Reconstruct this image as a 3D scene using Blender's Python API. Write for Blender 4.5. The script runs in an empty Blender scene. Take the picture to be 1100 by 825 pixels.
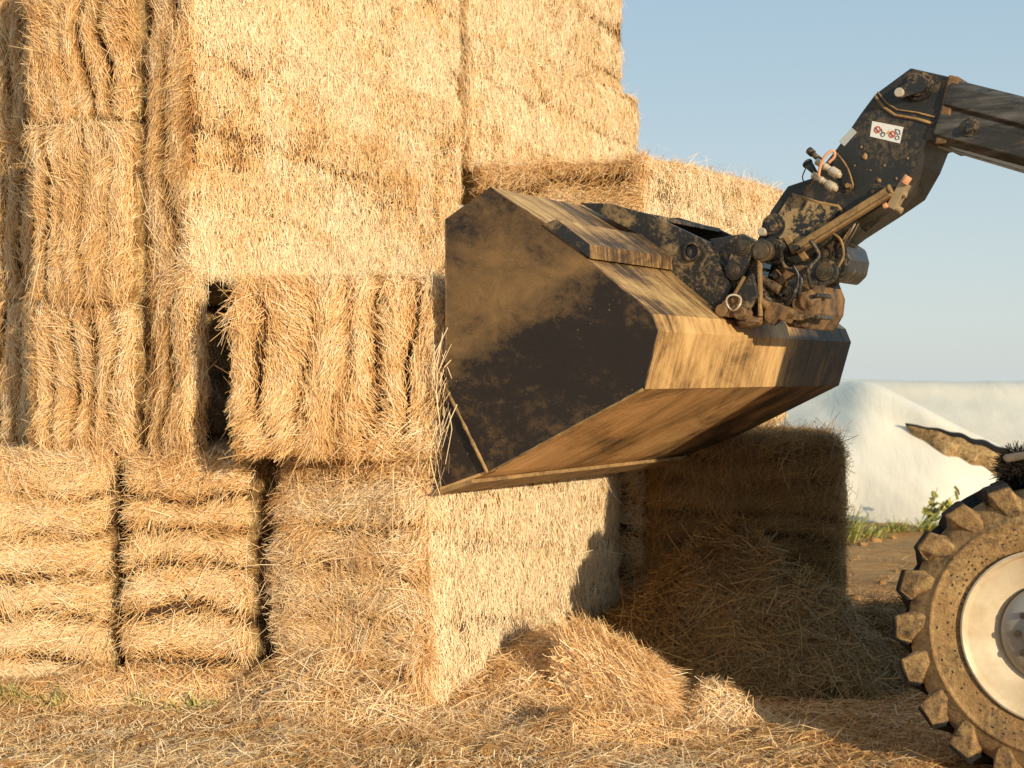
import bpy, bmesh, math, random
import numpy as np
from mathutils import Vector, Matrix

random.seed(7)
RNG = np.random.default_rng(11)
SC = bpy.context.scene
COL = SC.collection
TH = math.radians(33.0)                 # the stack and the machine are square to this direction
S33, C33 = math.sin(TH), math.cos(TH)
CAM_H, FPX, HOR = 1.62, 1500.0, 402.0   # eye height; measured focal length and horizon of the photograph
SUN_AZ, SUN_EL = math.radians(31.0), math.radians(12.0)

# ---- frames: (k, u, z): k rearwards of the machine, u across it; a plain rotation of the world about z
def uk(k, u, z=0.0):
    return Vector((S33*u + C33*k, C33*u - S33*k, z))
def kz(px, py, u):
    """measured point of the photograph -> (k, z) on the upright plane at u"""
    r = (px-550.0)/FPX
    k = (r*C33*u - S33*u)/(C33 + r*S33)
    d = C33*u - S33*k
    return k, CAM_H + (HOR-py)*d/FPX
def at(px, py, d):
    return Vector(((px-550.0)/FPX*d, d, CAM_H + (HOR-py)*d/FPX))

# ---------------------------------------------------------------- noise
def _h(ix, iy, iz, seed):
    n = (ix*374761393 + iy*668265263 + iz*2147483647 + seed*974634777) & 0xffffffff
    n = ((n ^ (n >> 13))*1274126177) & 0xffffffff
    n = n ^ (n >> 16)
    return (n & 0xffff)/65535.0
def vnoise(P, scale=1.0, seed=0):
    Q = np.asarray(P, dtype=np.float64)*scale
    I = np.floor(Q).astype(np.int64); F = Q-I; F = F*F*(3-2*F)
    out = np.zeros(len(Q))
    for dx in (0, 1):
        for dy in (0, 1):
            for dz in (0, 1):
                w = (F[:,0] if dx else 1-F[:,0])*(F[:,1] if dy else 1-F[:,1])*(F[:,2] if dz else 1-F[:,2])
                out += w*_h(I[:,0]+dx, I[:,1]+dy, I[:,2]+dz, seed)
    return out*2-1
def fbm(P, scale=1.0, oct=3, seed=0):
    s = 0; a = 1.0; t = 0
    for o in range(oct):
        s = s + a*vnoise(P, scale*2**o, seed+o*17); t += a; a *= 0.5
    return s/t

# ---------------------------------------------------------------- materials
def mat(name):
    m = bpy.data.materials.new(name); m.use_nodes = True
    nt = m.node_tree; nt.nodes.clear()
    out = nt.nodes.new('ShaderNodeOutputMaterial')
    b = nt.nodes.new('ShaderNodeBsdfPrincipled')
    nt.links.new(b.outputs[0], out.inputs[0])
    return m, nt, b
def N(nt, t, **kw):
    n = nt.nodes.new('ShaderNode'+t)
    for k, v in kw.items():
        if hasattr(n, k): setattr(n, k, v)
    return n
def noise(nt, vec, scale, detail=5, rough=0.6, dist=0.0):
    n = N(nt, 'TexNoise'); n.inputs['Scale'].default_value = scale
    n.inputs['Detail'].default_value = detail; n.inputs['Roughness'].default_value = rough
    n.inputs['Distortion'].default_value = dist
    nt.links.new(vec, n.inputs['Vector']); return n.outputs['Fac']
def mapping(nt, vec, scale, rot=(0,0,0), loc=(0,0,0)):
    n = N(nt, 'Mapping'); n.inputs['Scale'].default_value = scale; n.inputs['Rotation'].default_value = rot
    n.inputs['Location'].default_value = loc
    nt.links.new(vec, n.inputs['Vector']); return n.outputs[0]
def ramp(nt, fac, stops):
    n = N(nt, 'ValToRGB'); el = n.color_ramp.elements
    while len(el) < len(stops): el.new(0.5)
    for e, (p, c) in zip(el, stops):
        e.position = p; e.color = (c, c, c, 1) if isinstance(c, (int, float)) else (*c, 1)
    nt.links.new(fac, n.inputs[0]); return n.outputs[0]
def mix(nt, fac, a, b, blend='MIX'):
    n = N(nt, 'Mix'); n.data_type = 'RGBA'; n.blend_type = blend
    for sock, v in ((n.inputs[0], fac), (n.inputs[6], a), (n.inputs[7], b)):
        if isinstance(v, (int, float)): sock.default_value = v
        elif isinstance(v, tuple): sock.default_value = (*v, 1)
        else: nt.links.new(v, sock)
    return n.outputs[2]
def math_(nt, op, a, b=None):
    n = N(nt, 'Math'); n.operation = op
    for s, v in ((n.inputs[0], a), (n.inputs[1], b)):
        if v is None: continue
        if isinstance(v, (int, float)): s.default_value = v
        else: nt.links.new(v, s)
    return n.outputs[0]
def bump(nt, b, h, strength, dist):
    n = N(nt, 'Bump'); n.inputs['Strength'].default_value = strength; n.inputs['Distance'].default_value = dist
    nt.links.new(h, n.inputs['Height']); nt.links.new(n.outputs[0], b.inputs['Normal'])
def objco(nt):
    return N(nt, 'TexCoord').outputs['Object']

def straw_material(name, dark, mid, light, trans=0.25):
    m, nt, b = mat(name)
    a = N(nt, 'Attribute'); a.attribute_name = 'tone'
    c = ramp(nt, a.outputs['Fac'], [(0.0, dark), (0.5, mid), (1.0, light)])
    n2 = noise(nt, objco(nt), 60, 2)
    c = mix(nt, math_(nt, 'MULTIPLY', n2, 0.22), c, (mid[0]*0.55, mid[1]*0.5, mid[2]*0.4))
    nt.links.new(c, b.inputs['Base Color'])
    b.inputs['Roughness'].default_value = 0.5
    b.inputs['Specular IOR Level'].default_value = 0.35
    tr = N(nt, 'BsdfTranslucent'); nt.links.new(c, tr.inputs['Color'])
    mx = N(nt, 'MixShader'); mx.inputs[0].default_value = trans
    nt.links.new(b.outputs[0], mx.inputs[1]); nt.links.new(tr.outputs[0], mx.inputs[2])
    out = [n for n in nt.nodes if n.type == 'OUTPUT_MATERIAL'][0]
    nt.links.new(mx.outputs[0], out.inputs[0])
    return m
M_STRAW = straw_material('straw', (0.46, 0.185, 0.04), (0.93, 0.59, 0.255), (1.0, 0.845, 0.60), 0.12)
M_SHADED = straw_material('shade_tinted_straw', (0.07, 0.032, 0.01), (0.33, 0.185, 0.062), (0.66, 0.44, 0.19))  # straw with shade put into its colour, for bales and heaps in shadow

def core_material(name, k=1.0):
    m, nt, b = mat(name)
    co = objco(nt)
    n1 = noise(nt, mapping(nt, co, (70, 70, 12)), 1.0, 4, 0.7, 1.0)
    n2 = noise(nt, mapping(nt, co, (14, 14, 60)), 1.0, 4, 0.7, 1.5)
    f = math_(nt, 'MULTIPLY', math_(nt, 'ADD', n1, n2), 0.5)
    a = N(nt, 'Attribute'); a.attribute_name = 'tone'
    f = math_(nt, 'MULTIPLY', f, math_(nt, 'ADD', math_(nt, 'MULTIPLY', a.outputs['Fac'], 1.1), 0.35))
    c = ramp(nt, f, [(0.26, (0.05*k, 0.02*k, 0.006*k)), (0.42, (0.36*k, 0.19*k, 0.06*k)), (0.62, (0.78*k, 0.52*k, 0.22*k))])
    nt.links.new(c, b.inputs['Base Color']); b.inputs['Roughness'].default_value = 0.8
    bump(nt, b, f, 1.0, 0.03)
    return m
M_CORE = core_material('packed_straw')
M_CORE_D = core_material('shade_tinted_packed_straw', 0.4)  # packed straw darkened the same way, shade painted into its colour

def mud_steel(name, base=(0.012, 0.012, 0.012), mud=(0.27, 0.15, 0.055), amount=0.5, scale=3.0, stretch=(1, 1, 1),
              rough=0.45, zgrad=None, soft=0.12, specks=0.0, wear=0.0):
    """black paint under dried mud and dust; amount = share covered; zgrad = (z0, z1, extra) more dust above z1"""
    m, nt, b = mat(name)
    co = objco(nt)
    v = mapping(nt, co, stretch)
    n1 = noise(nt, v, scale, 8, 0.68, 0.6)
    n2 = noise(nt, v, scale*7, 5, 0.7, 0.3)
    n3 = noise(nt, co, 90, 3, 0.7)
    f = math_(nt, 'ADD', math_(nt, 'MULTIPLY', n1, 0.62), math_(nt, 'MULTIPLY', n2, 0.38))
    if zgrad:
        g = N(nt, 'SeparateXYZ'); nt.links.new(co, g.inputs[0])
        h = math_(nt, 'SUBTRACT', g.outputs[2], math_(nt, 'MULTIPLY', g.outputs[0], 0.6))
        h = math_(nt, 'ADD', h, math_(nt, 'MULTIPLY', math_(nt, 'SUBTRACT', noise(nt, co, 2.2, 3), 0.5), 0.35))
        rr = ramp(nt, math_(nt, 'MULTIPLY', math_(nt, 'SUBTRACT', h, 3.7), 0.8), [(0.0, 0.0), (0.18, 0.10), (0.33, 1.0), (0.52, 0.75), (0.72, 0.42), (0.95, 0.55)])
        fib = noise(nt, mapping(nt, co, (40, 40, 40), rot=(0, .7, 0)), 1.0, 6, 0.8, 3.5)
        f = math_(nt, 'ADD', f, math_(nt, 'MULTIPLY', rr, zgrad[2]))
        f = math_(nt, 'ADD', f, math_(nt, 'MULTIPLY', math_(nt, 'SUBTRACT', fib, 0.5), 0.22))
    t = 0.68 - 0.36*amount
    cov = ramp(nt, f, [(max(0, t-soft), 0.0), (t+soft, 1.0)])
    mudc = mix(nt, ramp(nt, n2, [(0.3, 0.0), (0.7, 1.0)]), mud, (mud[0]*0.5, mud[1]*0.48, mud[2]*0.45))
    mudc = mix(nt, math_(nt, 'MULTIPLY', n3, 0.35), mudc, (mud[0]*1.45, mud[1]*1.45, mud[2]*1.5))
    c = mix(nt, cov, mix(nt, n1, base, (base[0]*2.2+0.006, base[1]*2+0.004, base[2]*1.7+0.003)), mudc)
    if wear:
        w = ramp(nt, noise(nt, mapping(nt, co, (1, 2, 6), rot=(0, -0.36, 0)), 2.2, 8, 0.72), [(0.62-0.2*wear, 0.0), (0.75, 0.75)])
        c = mix(nt, w, c, (0.24, 0.21, 0.175))
    if specks:
        vo = N(nt, 'TexVoronoi'); vo.inputs['Scale'].default_value = 34; nt.links.new(co, vo.inputs['Vector'])
        sp = ramp(nt, vo.outputs['Distance'], [(0.07, 1.0), (0.13, 0.0)])
        gate = ramp(nt, noise(nt, co, 4.5, 3), [(0.52, 0.0), (0.66, 1.0)])
        c = mix(nt, math_(nt, 'MULTIPLY', math_(nt, 'MULTIPLY', sp, gate), specks), c, (0.5, 0.34, 0.17))
    nt.links.new(c, b.inputs['Base Color'])
    r = mix(nt, cov, (rough, rough, rough), (0.85, 0.85, 0.85)); nt.links.new(r, b.inputs['Roughness'])
    h = math_(nt, 'ADD', math_(nt, 'MULTIPLY', cov, 0.5), math_(nt, 'MULTIPLY', n3, 0.4))
    bump(nt, b, h, 0.5, 0.006)
    return m
DUST = (0.40, 0.27, 0.13)
M_SIDE = mud_steel('painted_side_plate', base=(0.009, 0.005, 0.0025), mud=(0.38, 0.21, 0.075), amount=-0.1, scale=2.8, stretch=(1, 1, 1.5), zgrad=(1.6, 2.2, 0.24), soft=0.19, specks=0.6, rough=0.65)
def scraped(name, shift=0.0, warm=1.0, rot=(0, 0, 0), far=0.0):
    """plate with dust, rubbed streaks and bare dark patches"""
    m, nt, b = mat(name); co = objco(nt)
    big = noise(nt, co, 1.9, 6, 0.62, 0.9); st = noise(nt, mapping(nt, co, (1.5, 12, 1.5), rot=rot), 1.3, 7, 0.74, 1.6)
    sc = noise(nt, mapping(nt, co, (4, 70, 4), rot=rot), 1.0, 3, 0.6, .4); gr_ = noise(nt, co, 60, 5, .8)
    f = math_(nt, 'ADD', math_(nt, 'MULTIPLY', big, .50), math_(nt, 'ADD', math_(nt, 'MULTIPLY', st, .30), math_(nt, 'ADD', math_(nt, 'MULTIPLY', sc, .10), math_(nt, 'MULTIPLY', gr_, .10))))
    f = math_(nt, 'ADD', f, shift)
    if far:  # far end darkened in colour so the cast shadow there reads deeper
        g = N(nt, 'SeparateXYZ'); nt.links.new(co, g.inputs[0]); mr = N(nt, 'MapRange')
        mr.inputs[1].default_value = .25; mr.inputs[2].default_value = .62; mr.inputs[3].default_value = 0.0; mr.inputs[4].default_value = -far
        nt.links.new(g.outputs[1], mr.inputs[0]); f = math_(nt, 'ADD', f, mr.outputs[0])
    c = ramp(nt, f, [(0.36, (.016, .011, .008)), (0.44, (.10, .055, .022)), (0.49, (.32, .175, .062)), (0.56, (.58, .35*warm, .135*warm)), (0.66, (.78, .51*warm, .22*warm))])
    nt.links.new(c, b.inputs['Base Color']); b.inputs['Roughness'].default_value = .62
    bump(nt, b, math_(nt, 'ADD', math_(nt, 'MULTIPLY', big, 1.4), math_(nt, 'MULTIPLY', math_(nt, 'ADD', st, gr_), .25)), .55, .02)
    return m
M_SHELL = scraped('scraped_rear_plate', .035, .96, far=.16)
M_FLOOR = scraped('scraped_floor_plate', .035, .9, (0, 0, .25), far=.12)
M_SHELL_TOP = scraped('dusty_bucket_top', -.012, 1.06)
M_BLACK = mud_steel('dusty_black_steel', amount=0.34, scale=7, rough=0.42, soft=0.06, specks=0.5, mud=(0.34, 0.22, 0.10))
M_BOOM = mud_steel('worn_boom_paint', base=(0.016, 0.015, 0.014), amount=-0.05, scale=3, stretch=(0.5, 1, 3), wear=0.75, rough=0.4)
M_HEAD = mud_steel('boom_head_paint', base=(0.011, 0.012, 0.012), amount=0.26, scale=6, rough=0.45, specks=1.0, soft=0.07, mud=(.2,.13,.06))
M_MUDDY = mud_steel('caked_mud_steel', amount=0.52, scale=8, rough=0.45, mud=(0.30, 0.16, 0.06), soft=0.09)
M_HITCH = mud_steel('hitch_steel', amount=0.36, scale=9, rough=0.35, soft=0.04, mud=(0.30, 0.19, 0.09), specks=.5)
M_RUST = mud_steel('dried_mud_edge', base=(0.035, 0.02, 0.01), amount=0.62, scale=9, mud=(0.44, 0.26, 0.10), rough=0.7)

def simple(name, col, rough=0.5, metal=0.0, dirt=0.25, scale=14, dcol=(0.3, 0.19, 0.09)):
    m, nt, b = mat(name)
    n1 = noise(nt, objco(nt), scale, 6, 0.7)
    c = mix(nt, ramp(nt, n1, [(0.62-dirt*0.4, 0.0), (0.75, 0.85)]), col, dcol)
    nt.links.new(c, b.inputs['Base Color'])
    b.inputs['Roughness'].default_value = rough; b.inputs['Metallic'].default_value = metal
    bump(nt, b, n1, 0.3, 0.004)
    return m
M_CHROME = simple('chrome_rod', (0.75, 0.76, 0.78), 0.12, 1.0, 0.0)
M_PIN = simple('greased_pin', (0.07, 0.055, 0.04), 0.35, 0.5, 0.5)
M_ZINC = simple('zinc_coupling', (0.55, 0.46, 0.34), 0.45, 0.2, 0.4)
M_ORANGE = simple('orange_strap', (0.70, 0.33, 0.17), 0.5, 0, 0.1)
M_WHITE = simple('white_sticker', (0.78, 0.76, 0.72), 0.4, 0, 0.02, dcol=(0.5, 0.42, 0.3))
M_RED = simple('red_print', (0.6, 0.10, 0.05), 0.5, 0, 0)
M_INK = simple('black_print', (0.03, 0.03, 0.03), 0.5, 0, 0)
M_SILVER = simple('silver_label', (0.5, 0.5, 0.47), 0.35, 0.2, 0.05)
M_RIM = simple('dirty_white_rim', (0.66, 0.53, 0.37), 0.5, 0, 0.55, 7, (0.46, 0.30, 0.15))
M_HUB = simple('grey_hub', (0.34, 0.31, 0.27), 0.4, 0.2, 0.4, 7, (0.28, 0.19, 0.1))
M_GLASS = simple('tinted_glass', (0.02, 0.025, 0.03), 0.05, 0, 0)

def tyre_material():
    m, nt, b = mat('muddy_tyre')
    co = objco(nt)
    n1 = noise(nt, co, 6, 8, 0.7); n2 = noise(nt, co, 38, 5, 0.75); n3 = noise(nt, co, 120, 3, 0.7)
    mud = mix(nt, ramp(nt, n2, [(.25, 0.0), (.75, 1.0)]), (0.30, 0.155, 0.055), (0.62, 0.38, 0.15))
    mud = mix(nt, ramp(nt, n3, [(0.42, 0.0), (0.62, 0.6)]), mud, (0.50, 0.32, 0.14))
    mud = mix(nt, ramp(nt, noise(nt, co, 3.2, 6, .7), [(.42, 0.0), (.62, .75)]), mud, (.22, .11, .04))
    a = N(nt, 'Attribute'); a.attribute_name = 'tone'
    f = math_(nt, 'ADD', math_(nt, 'MULTIPLY', n1, 0.5), math_(nt, 'ADD', math_(nt, 'MULTIPLY', n2, 0.3), a.outputs['Fac']))
    cov = ramp(nt, f, [(0.62, 0.0), (0.78, 1.0)])
    c = mix(nt, cov, (0.018, 0.015, 0.013), mud)
    nt.links.new(c, b.inputs['Base Color']); b.inputs['Roughness'].default_value = 0.88
    bump(nt, b, math_(nt, 'ADD', n2, math_(nt, 'MULTIPLY', n3, 0.5)), 0.9, 0.012)
    return m
M_TYRE = tyre_material()

def ground_material():
    m, nt, b = mat('dry_mud_ground')
    co = objco(nt)
    n1 = noise(nt, co, 0.55, 6, 0.6); n2 = noise(nt, mapping(nt, co, (5, 14, 5)), 1, 8, 0.72, 0.6); n3 = noise(nt, co, 45, 4, 0.75)
    c = mix(nt, ramp(nt, n2, [(0.35, 0.0), (0.68, 1.0)]), (0.52, 0.20, 0.045), (1.0, 0.52, 0.15))
    c = mix(nt, ramp(nt, n3, [(0.4, 0.0), (0.7, 0.6)]), c, (0.86, 0.62, 0.33))
    c = mix(nt, ramp(nt, n1, [(0.45, 0.0), (0.7, 0.55)]), c, (0.95, 0.44, 0.11))
    nt.links.new(c, b.inputs['Base Color']); b.inputs['Roughness'].default_value = 0.95
    bump(nt, b, math_(nt, 'ADD', n2, math_(nt, 'MULTIPLY', n3, 0.35)), 1.0, 0.14)
    return m
M_GROUND = ground_material()
def sheet_material(name='white_silage_sheet', k=1.0):
    m, nt, b = mat(name)
    co = objco(nt)
    n1 = noise(nt, mapping(nt, co, (0.9, 0.9, 0.5), rot=(0, 0.6, 0.3)), 1.4, 5, 0.6, 0.8)
    n2 = noise(nt, co, 0.4, 3)
    c = mix(nt, ramp(nt, n1, [(0.35, 0.0), (0.75, 1.0)]), (0.96*k, 0.84*k, 0.67*k), (0.82*k, 0.71*k, 0.56*k))
    c = mix(nt, math_(nt, 'MULTIPLY', n2, 0.25), c, (0.56*k, 0.49*k, 0.40*k))
    nt.links.new(c, b.inputs['Base Color']); b.inputs['Roughness'].default_value = 0.42
    fold = noise(nt, mapping(nt, co, (3.2, 1.0, 0.5), rot=(0, .75, 0)), 1.0, 5, .6, .6)
    bump(nt, b, math_(nt, 'ADD', n1, fold), 0.22, 0.07)
    return m
M_SHEET = sheet_material()
M_SHEET_FAR = sheet_material('dimmed_white_sheet', 0.86)  # same sheet, its colour dimmed for the weaker light on the far berm
def silage_material():
    m, nt, b = mat('brown_silage'); co = objco(nt); n1 = noise(nt, co, 7, 8, .75); n2 = noise(nt, co, 30, 4, .7)
    f = math_(nt, 'ADD', math_(nt, 'MULTIPLY', n1, .7), math_(nt, 'MULTIPLY', n2, .3))
    c = ramp(nt, f, [(.38, (.05, .022, .008)), (.47, (.38, .21, .075)), (.6, (.80, .52, .23))]); nt.links.new(c, b.inputs['Base Color'])
    b.inputs['Roughness'].default_value = .9; bump(nt, b, f, 1.0, .12); return m
M_SILAGE = silage_material()
def leaf_material(name, a, b_):
    m, nt, b = mat(name)
    t = N(nt, 'Attribute'); t.attribute_name = 'tone'
    c = ramp(nt, t.outputs['Fac'], [(0.1, a), (0.9, b_)])
    nt.links.new(c, b.inputs['Base Color']); b.inputs['Roughness'].default_value = 0.6
    return m
M_GRASS = leaf_material('dry_green_grass', (0.10, 0.12, 0.02), (0.50, 0.45, 0.12))

# ---------------------------------------------------------------- mesh helpers
def link(name, me, parent=None, loc=None, rotz=None):
    o = bpy.data.objects.new(name, me); COL.objects.link(o)
    if parent: o.parent = parent
    if loc is not None: o.location = loc
    if rotz is not None: o.rotation_euler = (0, 0, rotz)
    return o
def tag(o, label=None, cat=None, group=None, kind=None):
    for k, v in (('label', label), ('category', cat), ('group', group), ('kind', kind)):
        if v: o[k] = v
    return o
def from_arrays(name, V, Q, mi=None, mats=(), tone=None, smooth=False):
    me = bpy.data.meshes.new(name)
    V = np.asarray(V, dtype=np.float32); Q = np.asarray(Q, dtype=np.int32)
    me.vertices.add(len(V)); me.vertices.foreach_set('co', V.ravel())
    me.loops.add(Q.size); me.loops.foreach_set('vertex_index', Q.ravel())
    me.polygons.add(len(Q)); me.polygons.foreach_set('loop_start', np.arange(0, Q.size, 4, dtype=np.int32))
    try: me.polygons.foreach_set('loop_total', np.full(len(Q), 4, dtype=np.int32))
    except Exception: pass
    for m in mats: me.materials.append(m)
    if mi is not None: me.polygons.foreach_set('material_index', np.asarray(mi, dtype=np.int32))
    sm = smooth if isinstance(smooth, np.ndarray) else np.full(len(Q), bool(smooth))
    me.polygons.foreach_set('use_smooth', sm)
    if tone is not None:
        a = me.attributes.new('tone', 'FLOAT', 'POINT'); a.data.foreach_set('value', np.asarray(tone, dtype=np.float32))
    me.update(calc_edges=True); me.validate()
    return me
def norm(A):
    return A/np.maximum(np.linalg.norm(A, axis=1, keepdims=True), 1e-9)

def strands(P, T, Nn, L, w, lift, tone, rng, sag=0.0, bend=0.25, flat=0.6):
    """flat bent stalks: three stations each; returns verts, quads, tone"""
    n = len(P)
    R = norm(rng.normal(size=(n, 3)))
    T = norm(T); side = norm(np.cross(T, norm(Nn + flat*R)))
    B = norm(np.cross(T, side))
    L = L[:, None]; w = w[:, None]
    a = P - T*L*0.5
    mid = P + Nn*lift[:, None]*0.55 + B*L*bend*rng.normal(size=(n, 1))*0.35
    e = P + T*L*0.5 + Nn*lift[:, None]
    e[:, 2] -= sag*L[:, 0]*rng.random(n)
    V = np.stack([a-side*w*.5, a+side*w*.5, mid-side*w*.5, mid+side*w*.5, e-side*w*.35, e+side*w*.35], axis=1).reshape(-1, 3)
    b = (np.arange(n)*6)[:, None]
    Q = np.concatenate([b+np.array([0, 1, 3, 2]), b+np.array([2, 3, 5, 4])], axis=0)
    return V, Q, np.repeat(tone, 6)

def bale_body(size, r, step, seed, lobe):
    """rounded box centred in x, y and standing on z=0, pillowed by its flakes. returns V, Q, normals, groove"""
    hx, hy, hz = size[0]/2, size[1]/2, size[2]/2
    H = np.array([hx, hy, hz]); Vs = []; Qs = []; Ns = []; off = 0
    for ax in range(3):
        for sg in (-1, 1):
            b, c = [(1, 2), (2, 0), (0, 1)][ax]
            nb = max(2, int(2*H[b]/step)); nc = max(2, int(2*H[c]/step))
            gb, gc = np.meshgrid(np.linspace(-H[b], H[b], nb+1), np.linspace(-H[c], H[c], nc+1), indexing='ij')
            p = np.zeros(((nb+1)*(nc+1), 3)); p[:, ax] = sg*H[ax]; p[:, b] = gb.ravel(); p[:, c] = gc.ravel()
            i = np.arange((nb+1)*(nc+1)).reshape(nb+1, nc+1)
            q = np.stack([i[:-1, :-1], i[1:, :-1], i[1:, 1:], i[:-1, 1:]], axis=-1).reshape(-1, 4)
            if sg < 0: q = q[:, ::-1]
            Vs.append(p); Qs.append(q+off); off += len(p)
    V = np.concatenate(Vs); Q = np.concatenate(Qs)
    inner = np.clip(V, -(H-r), H-r)
    nr = norm(V-inner); V = inner + nr*r
    return V, Q, nr, H

def flake(V, nr, H, lobe, seed):
    """displacement along the normal"""
    ax = lobe['axis']; sp = lobe['spacing']
    wob = 0.075*vnoise(V, 1.6, seed+3) + 0.04*vnoise(V, 5, seed+4)
    s = V[:, ax] + wob*(1.35 if ax == 2 else 1.0)
    c = np.abs(np.sin(math.pi*(s/sp + lobe.get('phase', 0.0))))   # one pillow per flake
    irr = 0.30+1.5*np.abs(vnoise(np.stack([np.floor(s/sp)*3.1, V[:, (ax+1) % 3]*.9, V[:, (ax+2) % 3]*.9], 1), 1.0, seed+9))
    groove = (1-np.power(np.clip(c, 0, 1), 0.62))*irr
    wy = np.abs(nr[:, 1]); wx = np.abs(nr[:, 0]); wz = np.abs(nr[:, 2])
    zc = V[:, 2] + .10*V[:, 1] + .07*vnoise(V, 1.1, seed+21) + .02*vnoise(V, 7, seed+22)
    crease = np.exp(-((np.mod(zc/.37+.3, 1)-.5)/.075)**2)*np.clip(.35+.9*vnoise(V, 1.5, seed+23), 0, 1)*(wx > .8)
    hollow = np.clip(fbm(V, 3.4, 3, seed+24)-.22, 0, 1)*(wx > .8)
    wts = [wx, wy, wz]; wts[ax] = np.zeros_like(wx) if ax < 2 else wz*0
    amp = lobe['front']*wts[1] + lobe['side']*wts[0]
    if ax == 2: amp = lobe['front']*wy + lobe['side']*wx
    d = -amp*groove + 0.055*fbm(V, 2.2, 2, seed)*(1-0.6*wx) + 0.012*fbm(V, 12, 2, seed+5) + 0.03*wy*fbm(V, 4.5, 2, seed+6)
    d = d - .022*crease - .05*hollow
    return d, .42*crease + 1.1*hollow + groove*(lobe['front']*wy+lobe['side']*wx)/max(lobe['front'], 1e-3)

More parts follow.
